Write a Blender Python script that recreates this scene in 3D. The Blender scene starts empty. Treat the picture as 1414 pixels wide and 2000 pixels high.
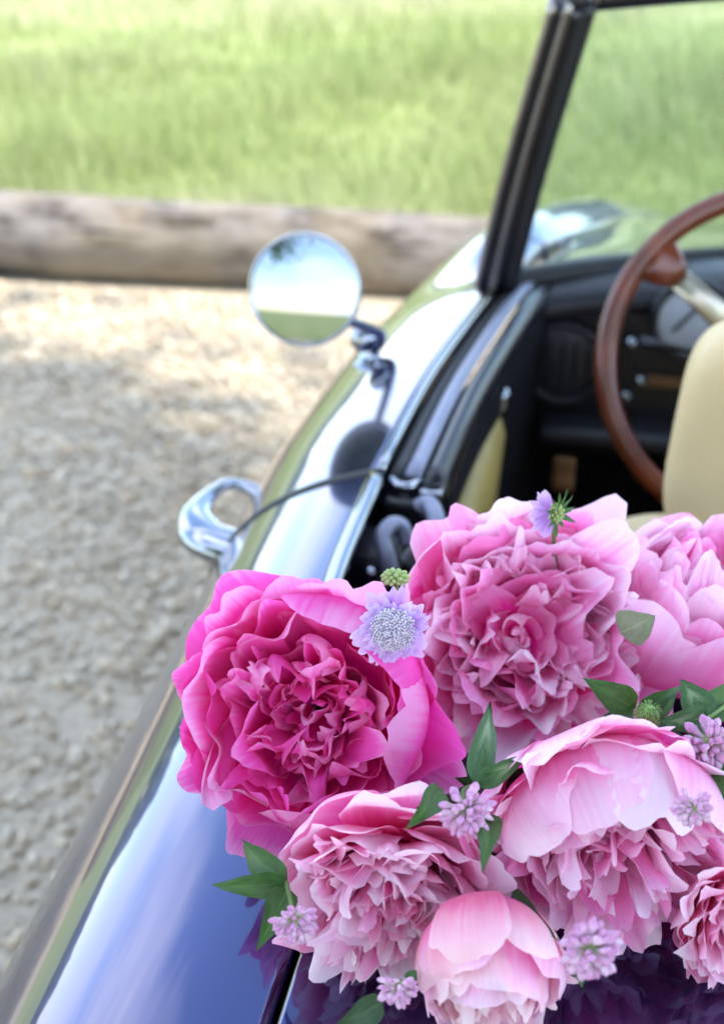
import bpy, bmesh, math, random
import numpy as np
from mathutils import Vector, Matrix

# ------------------------------------------------------------------ camera
SC = bpy.context.scene
COL = SC.collection
R_ = math.radians
CAM_H, PITCH, FPX = 1.45, R_(27), 2747.0
cd = bpy.data.cameras.new('camera')
cam = bpy.data.objects.new('camera', cd); COL.objects.link(cam)
cam.location = (0, 0, CAM_H); cam.rotation_euler = (R_(90) - PITCH, 0, 0)
cd.sensor_fit = 'VERTICAL'; cd.sensor_height = 36; cd.sensor_width = 36
cd.lens = 36 * FPX / 2000.0
cd.clip_start = 0.02; cd.clip_end = 2000
cd.dof.use_dof = True; cd.dof.focus_distance = 0.757
cd.dof.aperture_fstop = cd.lens / 7.7; cd.dof.aperture_blades = 0
SC.camera = cam

# ------------------------------------------------------------------ world
SUN_EL, SUN_AZ = R_(54), R_(116)          # azimuth clockwise from +Y: from the right, a little behind
SUN_DIR = Vector((math.sin(SUN_AZ)*math.cos(SUN_EL), math.cos(SUN_AZ)*math.cos(SUN_EL), math.sin(SUN_EL)))
w = bpy.data.worlds.new('World'); SC.world = w; w.use_nodes = True
nt = w.node_tree; N = nt.nodes; L = nt.links
for n in list(N): N.remove(n)
out = N.new('ShaderNodeOutputWorld'); bg = N.new('ShaderNodeBackground'); sky = N.new('ShaderNodeTexSky')
sky.sky_type = 'NISHITA'; sky.sun_disc = False; sky.sun_elevation = SUN_EL; sky.sun_rotation = SUN_AZ
sky.air_density = 1.0; sky.dust_density = 0.3; sky.ozone_density = 1.0
# scattered fair-weather cloud all over the sky
tc = N.new('ShaderNodeTexCoord'); mp = N.new('ShaderNodeMapping'); mp.inputs['Scale'].default_value = (1.0, 1.0, 2.2)
mp.inputs['Location'].default_value = (1.7, 0.4, 0.9)
nz = N.new('ShaderNodeTexNoise'); nz.inputs['Scale'].default_value = 2.1; nz.inputs['Detail'].default_value = 6
nz.inputs['Roughness'].default_value = 0.55
cr = N.new('ShaderNodeValToRGB'); cr.color_ramp.elements[0].position = 0.46; cr.color_ramp.elements[1].position = 0.66
mx = N.new('ShaderNodeMix'); mx.data_type = 'RGBA'; mx.inputs['B'].default_value = (5.6, 5.85, 6.3, 1)
L.new(tc.outputs['Generated'], mp.inputs['Vector']); L.new(mp.outputs[0], nz.inputs['Vector'])
L.new(nz.outputs['Fac'], cr.inputs['Fac']); L.new(cr.outputs['Color'], mx.inputs['Factor'])
L.new(sky.outputs[0], mx.inputs['A']); L.new(mx.outputs['Result'], bg.inputs['Color'])
bg.inputs['Strength'].default_value = 0.15
L.new(bg.outputs[0], out.inputs['Surface'])
sd = bpy.data.lights.new('sun', 'SUN'); sun = bpy.data.objects.new('sun', sd); COL.objects.link(sun)
sd.energy = 2.0; sd.angle = R_(0.8); sd.color = (1.0, 0.95, 0.86)
sun.rotation_euler = SUN_DIR.to_track_quat('Z', 'Y').to_euler(); sun.location = (3, -6, 12)
SC.view_settings.view_transform = 'Standard'; SC.view_settings.look = 'None'
SC.view_settings.gamma = 1.0; SC.view_settings.exposure = 2.25
SC.cycles.use_denoising = True; SC.cycles.max_bounces = 12; SC.cycles.diffuse_bounces = 6; SC.cycles.adaptive_threshold = 0.02; SC.cycles.glossy_bounces = 5; SC.cycles.transmission_bounces = 8; SC.cycles.transparent_max_bounces = 12
SC.cycles.sample_clamp_indirect = 6.0

# ------------------------------------------------------------------ helpers
def pix_dir(px, py):
    a = (px - 707) / FPX; b = (1000 - py) / FPX
    return Vector((a, math.cos(PITCH) + b*math.sin(PITCH), -math.sin(PITCH) + b*math.cos(PITCH)))
CAMP = Vector((0, 0, CAM_H))
def at_z(px, py, z):
    d = pix_dir(px, py); return CAMP + d * ((z - CAM_H) / d.z)
def at_t(px, py, t):
    return CAMP + pix_dir(px, py) * t
YAW = R_(12)
CY, SY = math.cos(YAW), math.sin(YAW)
def to_car(P): return Vector((P.x*CY - P.y*SY, P.x*SY + P.y*CY, P.z))
def from_car(P): return Vector((P[0]*CY + P[1]*SY, -P[0]*SY + P[1]*CY, P[2]))

def put(name, verts, faces, mat=None, parent=None, smooth=True, uv=None):
    me = bpy.data.meshes.new(name)
    me.from_pydata([tuple(v) for v in verts], [], faces)
    if mat is not None: me.materials.append(mat)
    if smooth: me.polygons.foreach_set('use_smooth', np.ones(len(me.polygons), dtype=bool))
    if uv is not None:
        ul = me.uv_layers.new(name='UVMap')
        idx = np.zeros(len(me.loops), dtype=np.int32); me.loops.foreach_get('vertex_index', idx)
        ul.data.foreach_set('uv', np.asarray(uv, dtype=np.float32)[idx].ravel())
    me.update()
    o = bpy.data.objects.new(name, me); COL.objects.link(o)
    if parent is not None: o.parent = parent
    return o
def empty(name, loc, rz=0.0):
    o = bpy.data.objects.new(name, None); COL.objects.link(o); o.location = loc; o.rotation_euler = (0, 0, rz)
    o.empty_display_size = 0.05
    return o
def tag(o, label=None, cat=None, group=None, kind=None):
    if label: o['label'] = label
    if cat: o['category'] = cat
    if group: o['group'] = group
    if kind: o['kind'] = kind
    return o
def grid_faces(nr, nc, close_c=False):
    f = []
    for i in range(nr - 1):
        for j in range(nc - (0 if close_c else 1)):
            k = (j + 1) % nc
            f.append((i*nc + j, i*nc + k, (i+1)*nc + k, (i+1)*nc + j))
    return f
def tube_vf(pts, rad, seg=10, cap=True, flat=None, up=None):
    """swept tube; rad number or list; flat = (scale along n, scale along b)"""
    P = [Vector(p) for p in pts]; n = len(P)
    rr = rad if isinstance(rad, (list, tuple)) else [rad]*n
    V = []; ref = Vector(up) if up else None
    prev = None
    for i in range(n):
        t = (P[min(i+1, n-1)] - P[max(i-1, 0)]).normalized()
        if ref is not None: a = ref
        elif prev is not None: a = prev
        else: a = Vector((0, 0, 1)) if abs(t.z) < 0.9 else Vector((1, 0, 0))
        nn = (a - t * a.dot(t)).normalized(); b = t.cross(nn); prev = nn
        fx, fy = flat if flat else (1, 1)
        for k in range(seg):
            an = 2*math.pi*k/seg
            V.append(P[i] + (nn*math.cos(an)*fx + b*math.sin(an)*fy) * rr[i])
    F = grid_faces(n, seg, True)
    if cap:
        V.append(P[0]); V.append(P[-1])
        for k in range(seg):
            F.append((len(V)-2, (k+1) % seg, k)); F.append((len(V)-1, (n-1)*seg + k, (n-1)*seg + (k+1) % seg))
    return V, F
def merge(*vfs):
    V = []; F = []
    for v, f in vfs:
        o = len(V); V += list(v); F += [tuple(i + o for i in ff) for ff in f]
    return V, F
def crom(pts, n=8):
    """Catmull-Rom through points"""
    P = [Vector(p) for p in pts]; out = []
    for i in range(len(P)-1):
        p0 = P[max(i-1, 0)]; p1 = P[i]; p2 = P[i+1]; p3 = P[min(i+2, len(P)-1)]
        for k in range(n):
            t = k/n
            out.append(0.5*((2*p1) + (p2-p0)*t + (2*p0-5*p1+4*p2-p3)*t*t + (3*p1-p0-3*p2+p3)*t**3))
    out.append(P[-1]); return out
def box_vf(c, s, bev=0.0, rot=None):
    bm = bmesh.new(); bmesh.ops.create_cube(bm, size=1)
    for v in bm.verts: v.co = Vector((v.co.x*s[0], v.co.y*s[1], v.co.z*s[2]))
    if bev > 0: bmesh.ops.bevel(bm, geom=list(bm.edges), offset=bev, segments=4, profile=0.5, affect='EDGES')
    if rot is not None: bmesh.ops.transform(bm, matrix=rot.to_4x4(), verts=bm.verts)
    for v in bm.verts: v.co += Vector(c)
    bm.verts.ensure_lookup_table(); bm.verts.index_update()
    V = [v.co.copy() for v in bm.verts]; F = [tuple(v.index for v in f.verts) for f in bm.faces]
    bm.free(); return V, F
def interp(x, xs, ys):
    """smooth monotone-ish interpolation"""
    xs = list(xs); ys = list(ys)
    if x <= xs[0]: return ys[0]
    if x >= xs[-1]: return ys[-1]
    for i in range(len(xs)-1):
        if x <= xs[i+1]:
            h = xs[i+1]-xs[i]; t = (x-xs[i])/h
            def sl(k):
                if k == 0: return (ys[1]-ys[0])/(xs[1]-xs[0])
                if k == len(xs)-1: return (ys[-1]-ys[-2])/(xs[-1]-xs[-2])
                return (ys[k+1]-ys[k-1])/(xs[k+1]-xs[k-1])
            m0, m1 = sl(i)*h, sl(i+1)*h
            return (2*t**3-3*t*t+1)*ys[i] + (t**3-2*t*t+t)*m0 + (-2*t**3+3*t*t)*ys[i+1] + (t**3-t*t)*m1

# ------------------------------------------------------------------ materials
def newmat(name):
    m = bpy.data.materials.new(name); m.use_nodes = True
    return m, m.node_tree.nodes, m.node_tree.links, m.node_tree.nodes['Principled BSDF']
def plain(name, col, rough=0.5, metal=0.0, coat=0.0, coat_ior=1.5, var=0.12, nscale=30.0, bump=0.0, bscale=200.0, spec=0.5):
    """procedural base: colour with noise variation + optional fine relief"""
    m, N, L, b = newmat(name)
    b.inputs['Roughness'].default_value = rough; b.inputs['Metallic'].default_value = metal
    b.inputs['Coat Weight'].default_value = coat; b.inputs['Coat IOR'].default_value = coat_ior
    b.inputs['Coat Roughness'].default_value = 0.015; b.inputs['Specular IOR Level'].default_value = spec
    t = N.new('ShaderNodeTexCoord'); n = N.new('ShaderNodeTexNoise'); n.inputs['Scale'].default_value = nscale
    n.inputs['Detail'].default_value = 5
    L.new(t.outputs['Object'], n.inputs['Vector'])
    r = N.new('ShaderNodeValToRGB')
    r.color_ramp.elements[0].position = 0.3; r.color_ramp.elements[1].position = 0.7
    r.color_ramp.elements[0].color = tuple(c*(1-var) for c in col) + (1,)
    r.color_ramp.elements[1].color = tuple(min(1, c*(1+var)) for c in col) + (1,)
    L.new(n.outputs['Fac'], r.inputs['Fac']); L.new(r.outputs['Color'], b.inputs['Base Color'])
    if bump > 0:
        n2 = N.new('ShaderNodeTexNoise'); n2.inputs['Scale'].default_value = bscale; n2.inputs['Detail'].default_value = 3
        bp = N.new('ShaderNodeBump'); bp.inputs['Strength'].default_value = bump; bp.inputs['Distance'].default_value = 0.002
        L.new(t.outputs['Object'], n2.inputs['Vector']); L.new(n2.outputs['Fac'], bp.inputs['Height'])
        L.new(bp.outputs[0], b.inputs['Normal'])
    return m
def ramp_mat(name, cols, scale=(1, 1, 1), nscale=5.0, rough=0.8, bump=0.3, bdist=0.01, detail=8, dist=0.0, transl=0.0, pos=None):
    m, N, L, b = newmat(name)
    b.inputs['Roughness'].default_value = rough; b.inputs['Specular IOR Level'].default_value = 0.25
    t = N.new('ShaderNodeTexCoord'); mp = N.new('ShaderNodeMapping'); mp.inputs['Scale'].default_value = scale
    n = N.new('ShaderNodeTexNoise'); n.inputs['Scale'].default_value = nscale; n.inputs['Detail'].default_value = detail
    n.inputs['Distortion'].default_value = dist
    L.new(t.outputs['Object'], mp.inputs[0]); L.new(mp.outputs[0], n.inputs['Vector'])
    r = N.new('ShaderNodeValToRGB'); e = r.color_ramp.elements
    k = len(cols)
    ps = pos or [0.28 + 0.44*i/(k-1) for i in range(k)]
    e[0].position = ps[0]; e[0].color = cols[0] + (1,); e[1].position = ps[-1]; e[1].color = cols[-1] + (1,)
    for i in range(1, k-1):
        q = e.new(ps[i]); q.color = cols[i] + (1,)
    L.new(n.outputs['Fac'], r.inputs['Fac']); L.new(r.outputs['Color'], b.inputs['Base Color'])
    bp = N.new('ShaderNodeBump'); bp.inputs['Strength'].default_value = bump; bp.inputs['Distance'].default_value = bdist
    L.new(n.outputs['Fac'], bp.inputs['Height']); L.new(bp.outputs[0], b.inputs['Normal'])
    if transl > 0:
        o = N['Material Output']; tr = N.new('ShaderNodeBsdfTranslucent'); mx = N.new('ShaderNodeMixShader')
        mx.inputs[0].default_value = transl
        L.new(r.outputs['Color'], tr.inputs['Color']); L.new(b.outputs[0], mx.inputs[1]); L.new(tr.outputs[0], mx.inputs[2])
        L.new(mx.outputs[0], o.inputs['Surface'])
    return m
# ------------------------------------------------------------------ setting
rng = np.random.default_rng(7)
M_meadow = ramp_mat('meadow_ground', [(0.16, 0.205, 0.06), (0.25, 0.295, 0.10), (0.38, 0.37, 0.19)], (1, 1, 1), 0.9, 0.9, 0.5, 0.03)
M_gravel = ramp_mat('gravel_bed', [(0.30, 0.25, 0.18), (0.42, 0.355, 0.26), (0.52, 0.44, 0.33)], (1, 1, 1), 45, 0.9, 0.9, 0.01)

# meadow ground: a sheet to the horizon, rising gently beyond the log
def ground_z(x, y):
    return -0.03 + 0.0
me_x = np.concatenate([[-600, -300, -150, -80, -40], np.linspace(-20, 20, 21), [40, 80, 150, 300, 600]])
me_y = np.concatenate([[-600, -300, -150, -60, -30], np.linspace(-15, 25, 41), [40, 80, 150, 300, 600]])
V = [(x, y, ground_z(x, y)) for y in me_y for x in me_x]
tag(put('meadow', V, grid_faces(len(me_y), len(me_x)), M_meadow), kind='structure')
# gravel drive: a sheet over it, edge along the log
LOGA, LOGB = Vector((-3.3, 4.87, 0)), Vector((1.25, 4.14, 0))
def log_y(x): return LOGA.y + (LOGB.y-LOGA.y)*(x-LOGA.x)/(LOGB.x-LOGA.x)
gx = np.linspace(-9, 9, 37); rows = 30
V = []
for i in range(rows):
    for x in gx:
        y = -8 + (log_y(x) + 0.12 + 8) * i/(rows-1)
        V.append((x, y, -0.004 + 0.004*math.sin(3.1*x+1.7*y)))
tag(put('gravel_drive', V, grid_faces(rows, len(gx)), M_gravel), kind='structure')

# loose pebbles: one mass
def pebble_proto(seed):
    bm = bmesh.new(); bmesh.ops.create_icosphere(bm, subdivisions=1, radius=1)
    rg = np.random.default_rng(seed)
    for v in bm.verts: v.co *= 0.75 + 0.5*rg.random()
    bm.verts.index_update()
    V = np.array([v.co[:] for v in bm.verts]); F = np.array([[q.index for q in f.verts] for f in bm.faces]); bm.free()
    return V, F
def scatter_mesh(name, protos, pos, scl, rot, mat, tone=None):
    Vs, Fs, off, cols = [], [], 0, []
    for i in range(len(pos)):
        V, F = protos[i % len(protos)]
        W = (V * scl[i]) @ rot[i].T + pos[i]
        Vs.append(W); Fs.append(F + off); off += len(V)
        cols.append(np.full(len(V), rng.random() if tone is None else tone[i]))
    Vs = np.concatenate(Vs); Fs = np.concatenate(Fs); c = np.concatenate(cols)
    me = bpy.data.meshes.new(name)
    me.vertices.add(len(Vs)); me.vertices.foreach_set('co', Vs.astype(np.float32).ravel())
    k = Fs.shape[1]
    me.loops.add(Fs.size); me.loops.foreach_set('vertex_index', Fs.astype(np.int32).ravel())
    me.polygons.add(len(Fs)); me.polygons.foreach_set('loop_start', np.arange(0, Fs.size, k, dtype=np.int32))
    me.polygons.foreach_set('loop_total', np.full(len(Fs), k, dtype=np.int32))
    at = me.attributes.new('tone', 'FLOAT', 'POINT'); at.data.foreach_set('value', c.astype(np.float32))
    me.materials.append(mat); me.update(calc_edges=True); me.validate()
    o = bpy.data.objects.new(name, me); COL.objects.link(o); return o
def tone_mat(name, cols, rough=0.85, transl=0.0, nscale=120.0, spec=0.3):
    m, N, L, b = newmat(name); b.inputs['Roughness'].default_value = rough; b.inputs['Specular IOR Level'].default_value = spec
    a = N.new('ShaderNodeAttribute'); a.attribute_name = 'tone'
    r = N.new('ShaderNodeValToRGB'); e = r.color_ramp.elements
    e[0].position = 0; e[0].color = cols[0]+(1,); e[1].position = 1; e[1].color = cols[-1]+(1,)
    for i in range(1, len(cols)-1): q = e.new(i/(len(cols)-1)); q.color = cols[i]+(1,)
    L.new(a.outputs['Fac'], r.inputs['Fac'])
    t = N.new('ShaderNodeTexCoord'); n = N.new('ShaderNodeTexNoise'); n.inputs['Scale'].default_value = nscale
    L.new(t.outputs['Object'], n.inputs['Vector'])
    mx = N.new('ShaderNodeMix'); mx.data_type = 'RGBA'; mx.blend_type = 'OVERLAY'; mx.inputs['Factor'].default_value = 0.35
    L.new(r.outputs['Color'], mx.inputs['A']); L.new(n.outputs['Fac'], mx.inputs['B'])
    L.new(mx.outputs['Result'], b.inputs['Base Color'])
    if transl:
        o = N['Material Output']; tr = N.new('ShaderNodeBsdfTranslucent'); ms = N.new('ShaderNodeMixShader'); ms.inputs[0].default_value = transl
        L.new(mx.outputs['Result'], tr.inputs['Color']); L.new(b.outputs[0], ms.inputs[1]); L.new(tr.outputs[0], ms.inputs[2]); L.new(ms.outputs[0], o.inputs['Surface'])
    return m
M_peb = tone_mat('pebble_stone', [(0.36, 0.295, 0.21), (0.47, 0.385, 0.275), (0.54, 0.45, 0.32), (0.49, 0.43, 0.34), (0.62, 0.53, 0.39), (0.45, 0.325, 0.20)])
def rot_rand(n):
    q = rng.normal(size=(n, 4)); q /= np.linalg.norm(q, axis=1)[:, None]
    w_, x, y, z = q.T
    return np.stack([np.stack([1-2*(y*y+z*z), 2*(x*y-z*w_), 2*(x*z+y*w_)], 1),
                     np.stack([2*(x*y+z*w_), 1-2*(x*x+z*z), 2*(y*z-x*w_)], 1),
                     np.stack([2*(x*z-y*w_), 2*(y*z+x*w_), 1-2*(x*x+y*y)], 1)], 1)
n = 42000
px = rng.uniform(-3.2, 0.9, n); py = 0.3 + 4.45*rng.random(n)**0.85
keep = py < np.array([log_y(x) for x in px]) - 0.02
px, py = px[keep], py[keep]; n = len(px)
s = rng.lognormal(math.log(0.0082), 0.36, n)
pos = np.stack([px, py, s*0.35 - 0.002], 1)
scl = s[:, None] * np.stack([rng.uniform(.8, 1.3, n), rng.uniform(.7, 1.1, n), rng.uniform(.5, .85, n)], 1)
tag(scatter_mesh('gravel', [pebble_proto(i) for i in range(8)], pos, scl, rot_rand(n), M_peb), kind='stuff',
    label='loose pale tan gravel covering the drive beside the car', cat='gravel')

# weathered log between drive and meadow
def log_mat():
    m, N, L, b = newmat('weathered_wood'); b.inputs['Roughness'].default_value = 0.9; b.inputs['Specular IOR Level'].default_value = 0.2
    t = N.new('ShaderNodeTexCoord')
    mp = N.new('ShaderNodeMapping'); mp.inputs['Scale'].default_value = (3.2, 7, 7)
    n = N.new('ShaderNodeTexNoise'); n.inputs['Scale'].default_value = 1.6; n.inputs['Detail'].default_value = 9; n.inputs['Roughness'].default_value = 0.65
    L.new(t.outputs['Object'], mp.inputs[0]); L.new(mp.outputs[0], n.inputs['Vector'])
    r = N.new('ShaderNodeValToRGB'); e = r.color_ramp.elements
    e[0].position = 0.38; e[0].color = (0.035, 0.028, 0.022, 1); e[1].position = 0.72; e[1].color = (0.30, 0.265, 0.235, 1)
    q = e.new(0.5); q.color = (0.165, 0.145, 0.13, 1)
    L.new(n.outputs['Fac'], r.inputs['Fac'])
    n2 = N.new('ShaderNodeTexNoise'); n2.inputs['Scale'].default_value = 3.2; n2.inputs['Detail'].default_value = 4
    L.new(t.outputs['Object'], n2.inputs['Vector'])
    r2 = N.new('ShaderNodeValToRGB'); r2.color_ramp.elements[0].position = 0.42; r2.color_ramp.elements[1].position = 0.62
    mx = N.new('ShaderNodeMix'); mx.data_type = 'RGBA'; mx.inputs['B'].default_value = (0.28, 0.22, 0.15, 1)
    mul = N.new('ShaderNodeMath'); mul.operation = 'MULTIPLY'; mul.inputs[1].default_value = 0.55
    L.new(n2.outputs['Fac'], r2.inputs['Fac']); L.new(r2.outputs['Color'], mul.inputs[0]); L.new(mul.outputs[0], mx.inputs['Factor'])
    L.new(r.outputs['Color'], mx.inputs['A']); L.new(mx.outputs['Result'], b.inputs['Base Color'])
    bp = N.new('ShaderNodeBump'); bp.inputs['Strength'].default_value = 0.9; bp.inputs['Distance'].default_value = 0.02
    L.new(n.outputs['Fac'], bp.inputs['Height']); L.new(bp.outputs[0], b.inputs['Normal'])
    return m
M_log = log_mat()
def make_log():
    Ld = LOGB - LOGA; ln = Ld.length; ang = math.atan2(Ld.y, Ld.x)
    root = empty('log', LOGA + Vector((ln/2*math.cos(ang), ln/2*math.sin(ang), 0)) + Vector((0.02, 0.14, 0)), ang)
    nr, nc = 120, 40; V = []
    for i in range(nr):
        x = -ln/2 + ln*i/(nr-1); q = i/(nr-1)
        R = 0.150 - 0.022*q
        for j in range(nc):
            a = 2*math.pi*j/nc
            rr = R*(1 + 0.03*math.sin(3*a+1.3*x) + 0.025*math.sin(2.1*x+a) + 0.012*math.sin(9*a+0.6*x) + 0.02*math.sin(5.3*x+2*a))
            kn = math.exp(-((x+0.15)/0.09)**2 - ((a-4.0)/0.35)**2)   # a knot
            rr -= 0.02*kn
            # flattened underside so that it beds into the gravel
            zz = R + rr*math.sin(a) - 0.012
            V.append((x, rr*math.cos(a), max(zz, -0.01)))
    F = grid_faces(nr, nc, True)
    V += [(-ln/2, 0, R), (ln/2, 0, R)]
    for j in range(nc):
        F.append((len(V)-2, (j+1) % nc, j)); F.append((len(V)-1, (nr-1)*nc+j, (nr-1)*nc+(j+1) % nc))
    put('trunk', V, F, M_log, root)
    # long drying cracks: dark slivers set just in the surface
    M_crack = plain('crack_wood', (0.05, 0.04, 0.033), 0.95)
    rg = random.Random(5)
    for k in range(16):
        x0 = rg.uniform(-1.2, 1.4); a0 = rg.uniform(2.2, 4.4); lnk = rg.uniform(0.15, 0.5)
        pts = []
        for i in range(9):
            x = x0 + lnk*i/8; q = (x+ln/2)/ln; R = 0.150-0.022*q; a = a0 + 0.05*math.sin(7*x+k)
            rr = R*(1 + 0.03*math.sin(3*a+1.3*x) + 0.025*math.sin(2.1*x+a) + 0.012*math.sin(9*a+0.6*x) + 0.02*math.sin(5.3*x+2*a)) - 0.002
            pts.append((x, rr*math.cos(a), R + rr*math.sin(a) - 0.012))
        v, f = tube_vf(pts, [0.001, .003, .004, .005, .005, .004, .004, .003, .001], 6)
        put('crack', v, f, M_crack, root)
    tag(root, 'long weathered grey log lying between the gravel drive and the meadow', 'log')
make_log()

# meadow grass: uncountable blades
M_grass = tone_mat('grass_blade', [(0.18, 0.24, 0.07), (0.27, 0.335, 0.11), (0.36, 0.395, 0.165), (0.49, 0.47, 0.28)], 0.6, 0.4, 3.0)
def blade(bend):
    w_ = 0.5
    V = np.array([(-w_, 0, 0), (w_, 0, 0), (-w_*.8, bend*.25, .5), (w_*.8, bend*.25, .5), (0, bend, 1.0)], dtype=float)
    return V, np.array([[0, 1, 3], [0, 3, 2], [2, 3, 4]])
def grass(n, x0, x1, y0, y1, h0, h1, wd, name_list, power=1.5):
    y = y0 + (y1-y0)*rng.random(n)**power
    half = 0.62*y + 0.4
    x = rng.uniform(-1, 1, n)*half + 0.03*y
    ok = y > np.array([log_y(q) for q in x]) + 0.34
    x, y = x[ok], y[ok]; n = len(x)
    h = rng.uniform(h0, h1, n) * (0.8 + 0.25*np.sin(1.3*x+0.7*y) + 0.2*np.sin(3.3*x-2.1*y))
    az = rng.uniform(0, 2*np.pi, n)
    rot = np.zeros((n, 3, 3)); rot[:, 0, 0] = np.cos(az); rot[:, 0, 1] = -np.sin(az); rot[:, 1, 0] = np.sin(az); rot[:, 1, 1] = np.cos(az); rot[:, 2, 2] = 1
    scl = np.stack([wd*rng.uniform(.6, 1.4, n)*(1+0.12*(y-y0)), h*rng.uniform(.3, 1, n), h], 1)
    return np.stack([x, y, np.full(n, -0.035)], 1), scl, rot
a = grass(78000, 0, 0, 4.5, 9, .10, .26, .006, None, 1.2); b = grass(44000, 0, 0, 9, 20, .14, .28, .012, None, 1.0)
pos, scl, rot = (np.concatenate([p, q]) for p, q in zip(a, b))
gx_, gy_ = pos[:, 0], pos[:, 1]
patch = .5*np.sin(.9*gx_+.5*gy_)*np.sin(.8*gy_-.35*gx_+1) + .35*np.sin(2.3*gx_-1.1*gy_+2) + .3*np.sin(1.7*gy_+.6*gx_)
strip = np.exp(-((gy_-11.2-.08*gx_)/.9)**2)*.55 + np.exp(-((gy_-4.9+.16*gx_)/.45)**2)*.22      # a mown straw-coloured strip, dry tufts by the log
tone_ = np.clip(rng.random(len(gx_))*.62 + .26 + .13*patch + strip, 0, 1)
tag(scatter_mesh('meadow_grass', [blade(.3), blade(.7), blade(1.1)], pos, scl, rot, M_grass, tone_), kind='stuff',
    label='bright green sunlit meadow grass beyond the log', cat='grass')
# distant wood, one mass, far ahead (seen mirrored in the paintwork)
M_far = tone_mat('far_foliage', [(0.035, 0.06, 0.02), (0.06, 0.10, 0.03), (0.10, 0.14, 0.05)], 0.8, 0.2, 0.5)
n = 9000
ang = rng.uniform(-1.35, 1.35, n); rad = rng.uniform(120, 150, n)
hh = 7 + 3*np.sin(9*ang) + 2*np.sin(23*ang+1) + 1.5*np.sin(51*ang)
pos = np.stack([rad*np.sin(ang), rad*np.cos(ang), hh*rng.random(n)**0.8], 1)
quad = (np.array([(-1, 0, -1), (1, 0, -1), (1, 0, 1), (-1, 0, 1)], float), np.array([[0, 1, 2, 3]]))
tag(scatter_mesh('distant_wood', [quad], pos, np.repeat(rng.uniform(.5, 1.3, n)[:, None], 3, 1), rot_rand(n), M_far), kind='stuff',
    label='distant dark green wood along the far edge of the meadow', cat='wood')

# the tree behind the viewer whose crown shades the car (seen mirrored)
M_bark = ramp_mat('bark', [(0.05, 0.04, 0.03), (0.13, 0.10, 0.08), (0.2, 0.17, 0.14)], (6, 6, 1), 5, 0.95, 0.9, 0.03)
M_leaf = tone_mat('tree_leaf', [(0.07, 0.14, 0.022), (0.12, 0.22, 0.035), (0.18, 0.28, 0.06)], 0.5, 0.35, 6.0)
def shade_tree(loc, C, ax, seed, label, n=24000):
    root = empty('shade_tree', loc)
    rg = random.Random(seed)
    vf = [tube_vf(crom([(0, 0, 0), (.05, .1, 1.2), (-.1, .2, 2.6), (-.3, .5, 4.4), (-.5, .8, 6.5)], 5), [0.34*(1-0.75*i/20) for i in range(21)], 12)]
    for k in range(14):
        z0 = 2.4 + 3.2*k/14; b0 = Vector((-.1-.03*k, .2+.04*k, z0))
        d = Vector((rg.uniform(-1, 1), rg.uniform(-1, 1), rg.uniform(-.5, .7))).normalized()
        e = C + Vector((d.x*ax.x, d.y*ax.y, d.z*ax.z))*0.8
        mid = b0.lerp(e, .5) + Vector((0, 0, .4))
        vf.append(tube_vf(crom([b0, mid, e], 5), [0.11*(1-.85*i/10) for i in range(11)], 7))
    v, f = merge(*vf); put('trunk', v, f, M_bark, root)
    # clumps
    cl = []
    while len(cl) < 260:
        d = rng.uniform(-1, 1, 3)
        if .25 < np.linalg.norm(d) < 1: cl.append(np.array(C) + d*np.array(ax))
    cl = np.array(cl)
    p = cl[rng.integers(0, len(cl), n)] + rng.normal(size=(n, 3))*0.36
    leafq = (np.array([(0, 0, 0), (.38, .45, .06), (0, 1, 0), (-.38, .45, .06)], float), np.array([[0, 1, 2, 3]]))
    o = scatter_mesh('crown', [leafq], p, np.repeat(rng.uniform(.12, .22, n)[:, None], 3, 1), rot_rand(n), M_leaf)
    o.parent = root; o['kind'] = 'stuff'
    tag(root, label, 'tree', 'trees beside the drive')
shade_tree((5.2, -3.9, -0.03), Vector((-2.6, 2.10, 6.6)), Vector((3.6, 3.3, 2.5)), 3, 'big leafy tree overhanging the car, its crown shading the drive', 46000)
shade_tree((-6.0, -6.2, -0.03), Vector((1.1, -.2, 5.9)), Vector((3.4, 3.2, 3.2)), 8, 'leafy tree beyond the gravel, mirrored dark green in the door paint')
# ------------------------------------------------------------------ the car
def paint():
    m, N, L, b = newmat('midnight_blue_paint')
    b.inputs['Metallic'].default_value = 0.9; b.inputs['Roughness'].default_value = 0.2
    b.inputs['Coat Weight'].default_value = 1.0; b.inputs['Coat IOR'].default_value = 1.66; b.inputs['Coat Roughness'].default_value = 0.01
    t = N.new('ShaderNodeTexCoord'); n = N.new('ShaderNodeTexNoise'); n.inputs['Scale'].default_value = 6; n.inputs['Detail'].default_value = 3
    L.new(t.outputs['Object'], n.inputs['Vector'])
    r = N.new('ShaderNodeValToRGB'); r.color_ramp.elements[0].color = (0.026, 0.028, 0.115, 1); r.color_ramp.elements[1].color = (0.034, 0.036, 0.14, 1)
    L.new(n.outputs['Fac'], r.inputs['Fac']); L.new(r.outputs['Color'], b.inputs['Base Color'])
    # light dust specks in the lacquer
    n2 = N.new('ShaderNodeTexNoise'); n2.inputs['Scale'].default_value = 35; n2.inputs['Detail'].default_value = 6
    mr = N.new('ShaderNodeMapRange'); mr.inputs['From Min'].default_value = 0.35; mr.inputs['From Max'].default_value = 0.75
    mr.inputs['To Min'].default_value = 0.006; mr.inputs['To Max'].default_value = 0.05
    L.new(t.outputs['Object'], n2.inputs['Vector']); L.new(n2.outputs['Fac'], mr.inputs['Value']); L.new(mr.outputs[0], b.inputs['Coat Roughness'])
    return m
M_paint = paint()
M_chrome = plain('chrome', (0.36, 0.38, 0.42), 0.06, 1.0, var=0.03)
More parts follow.
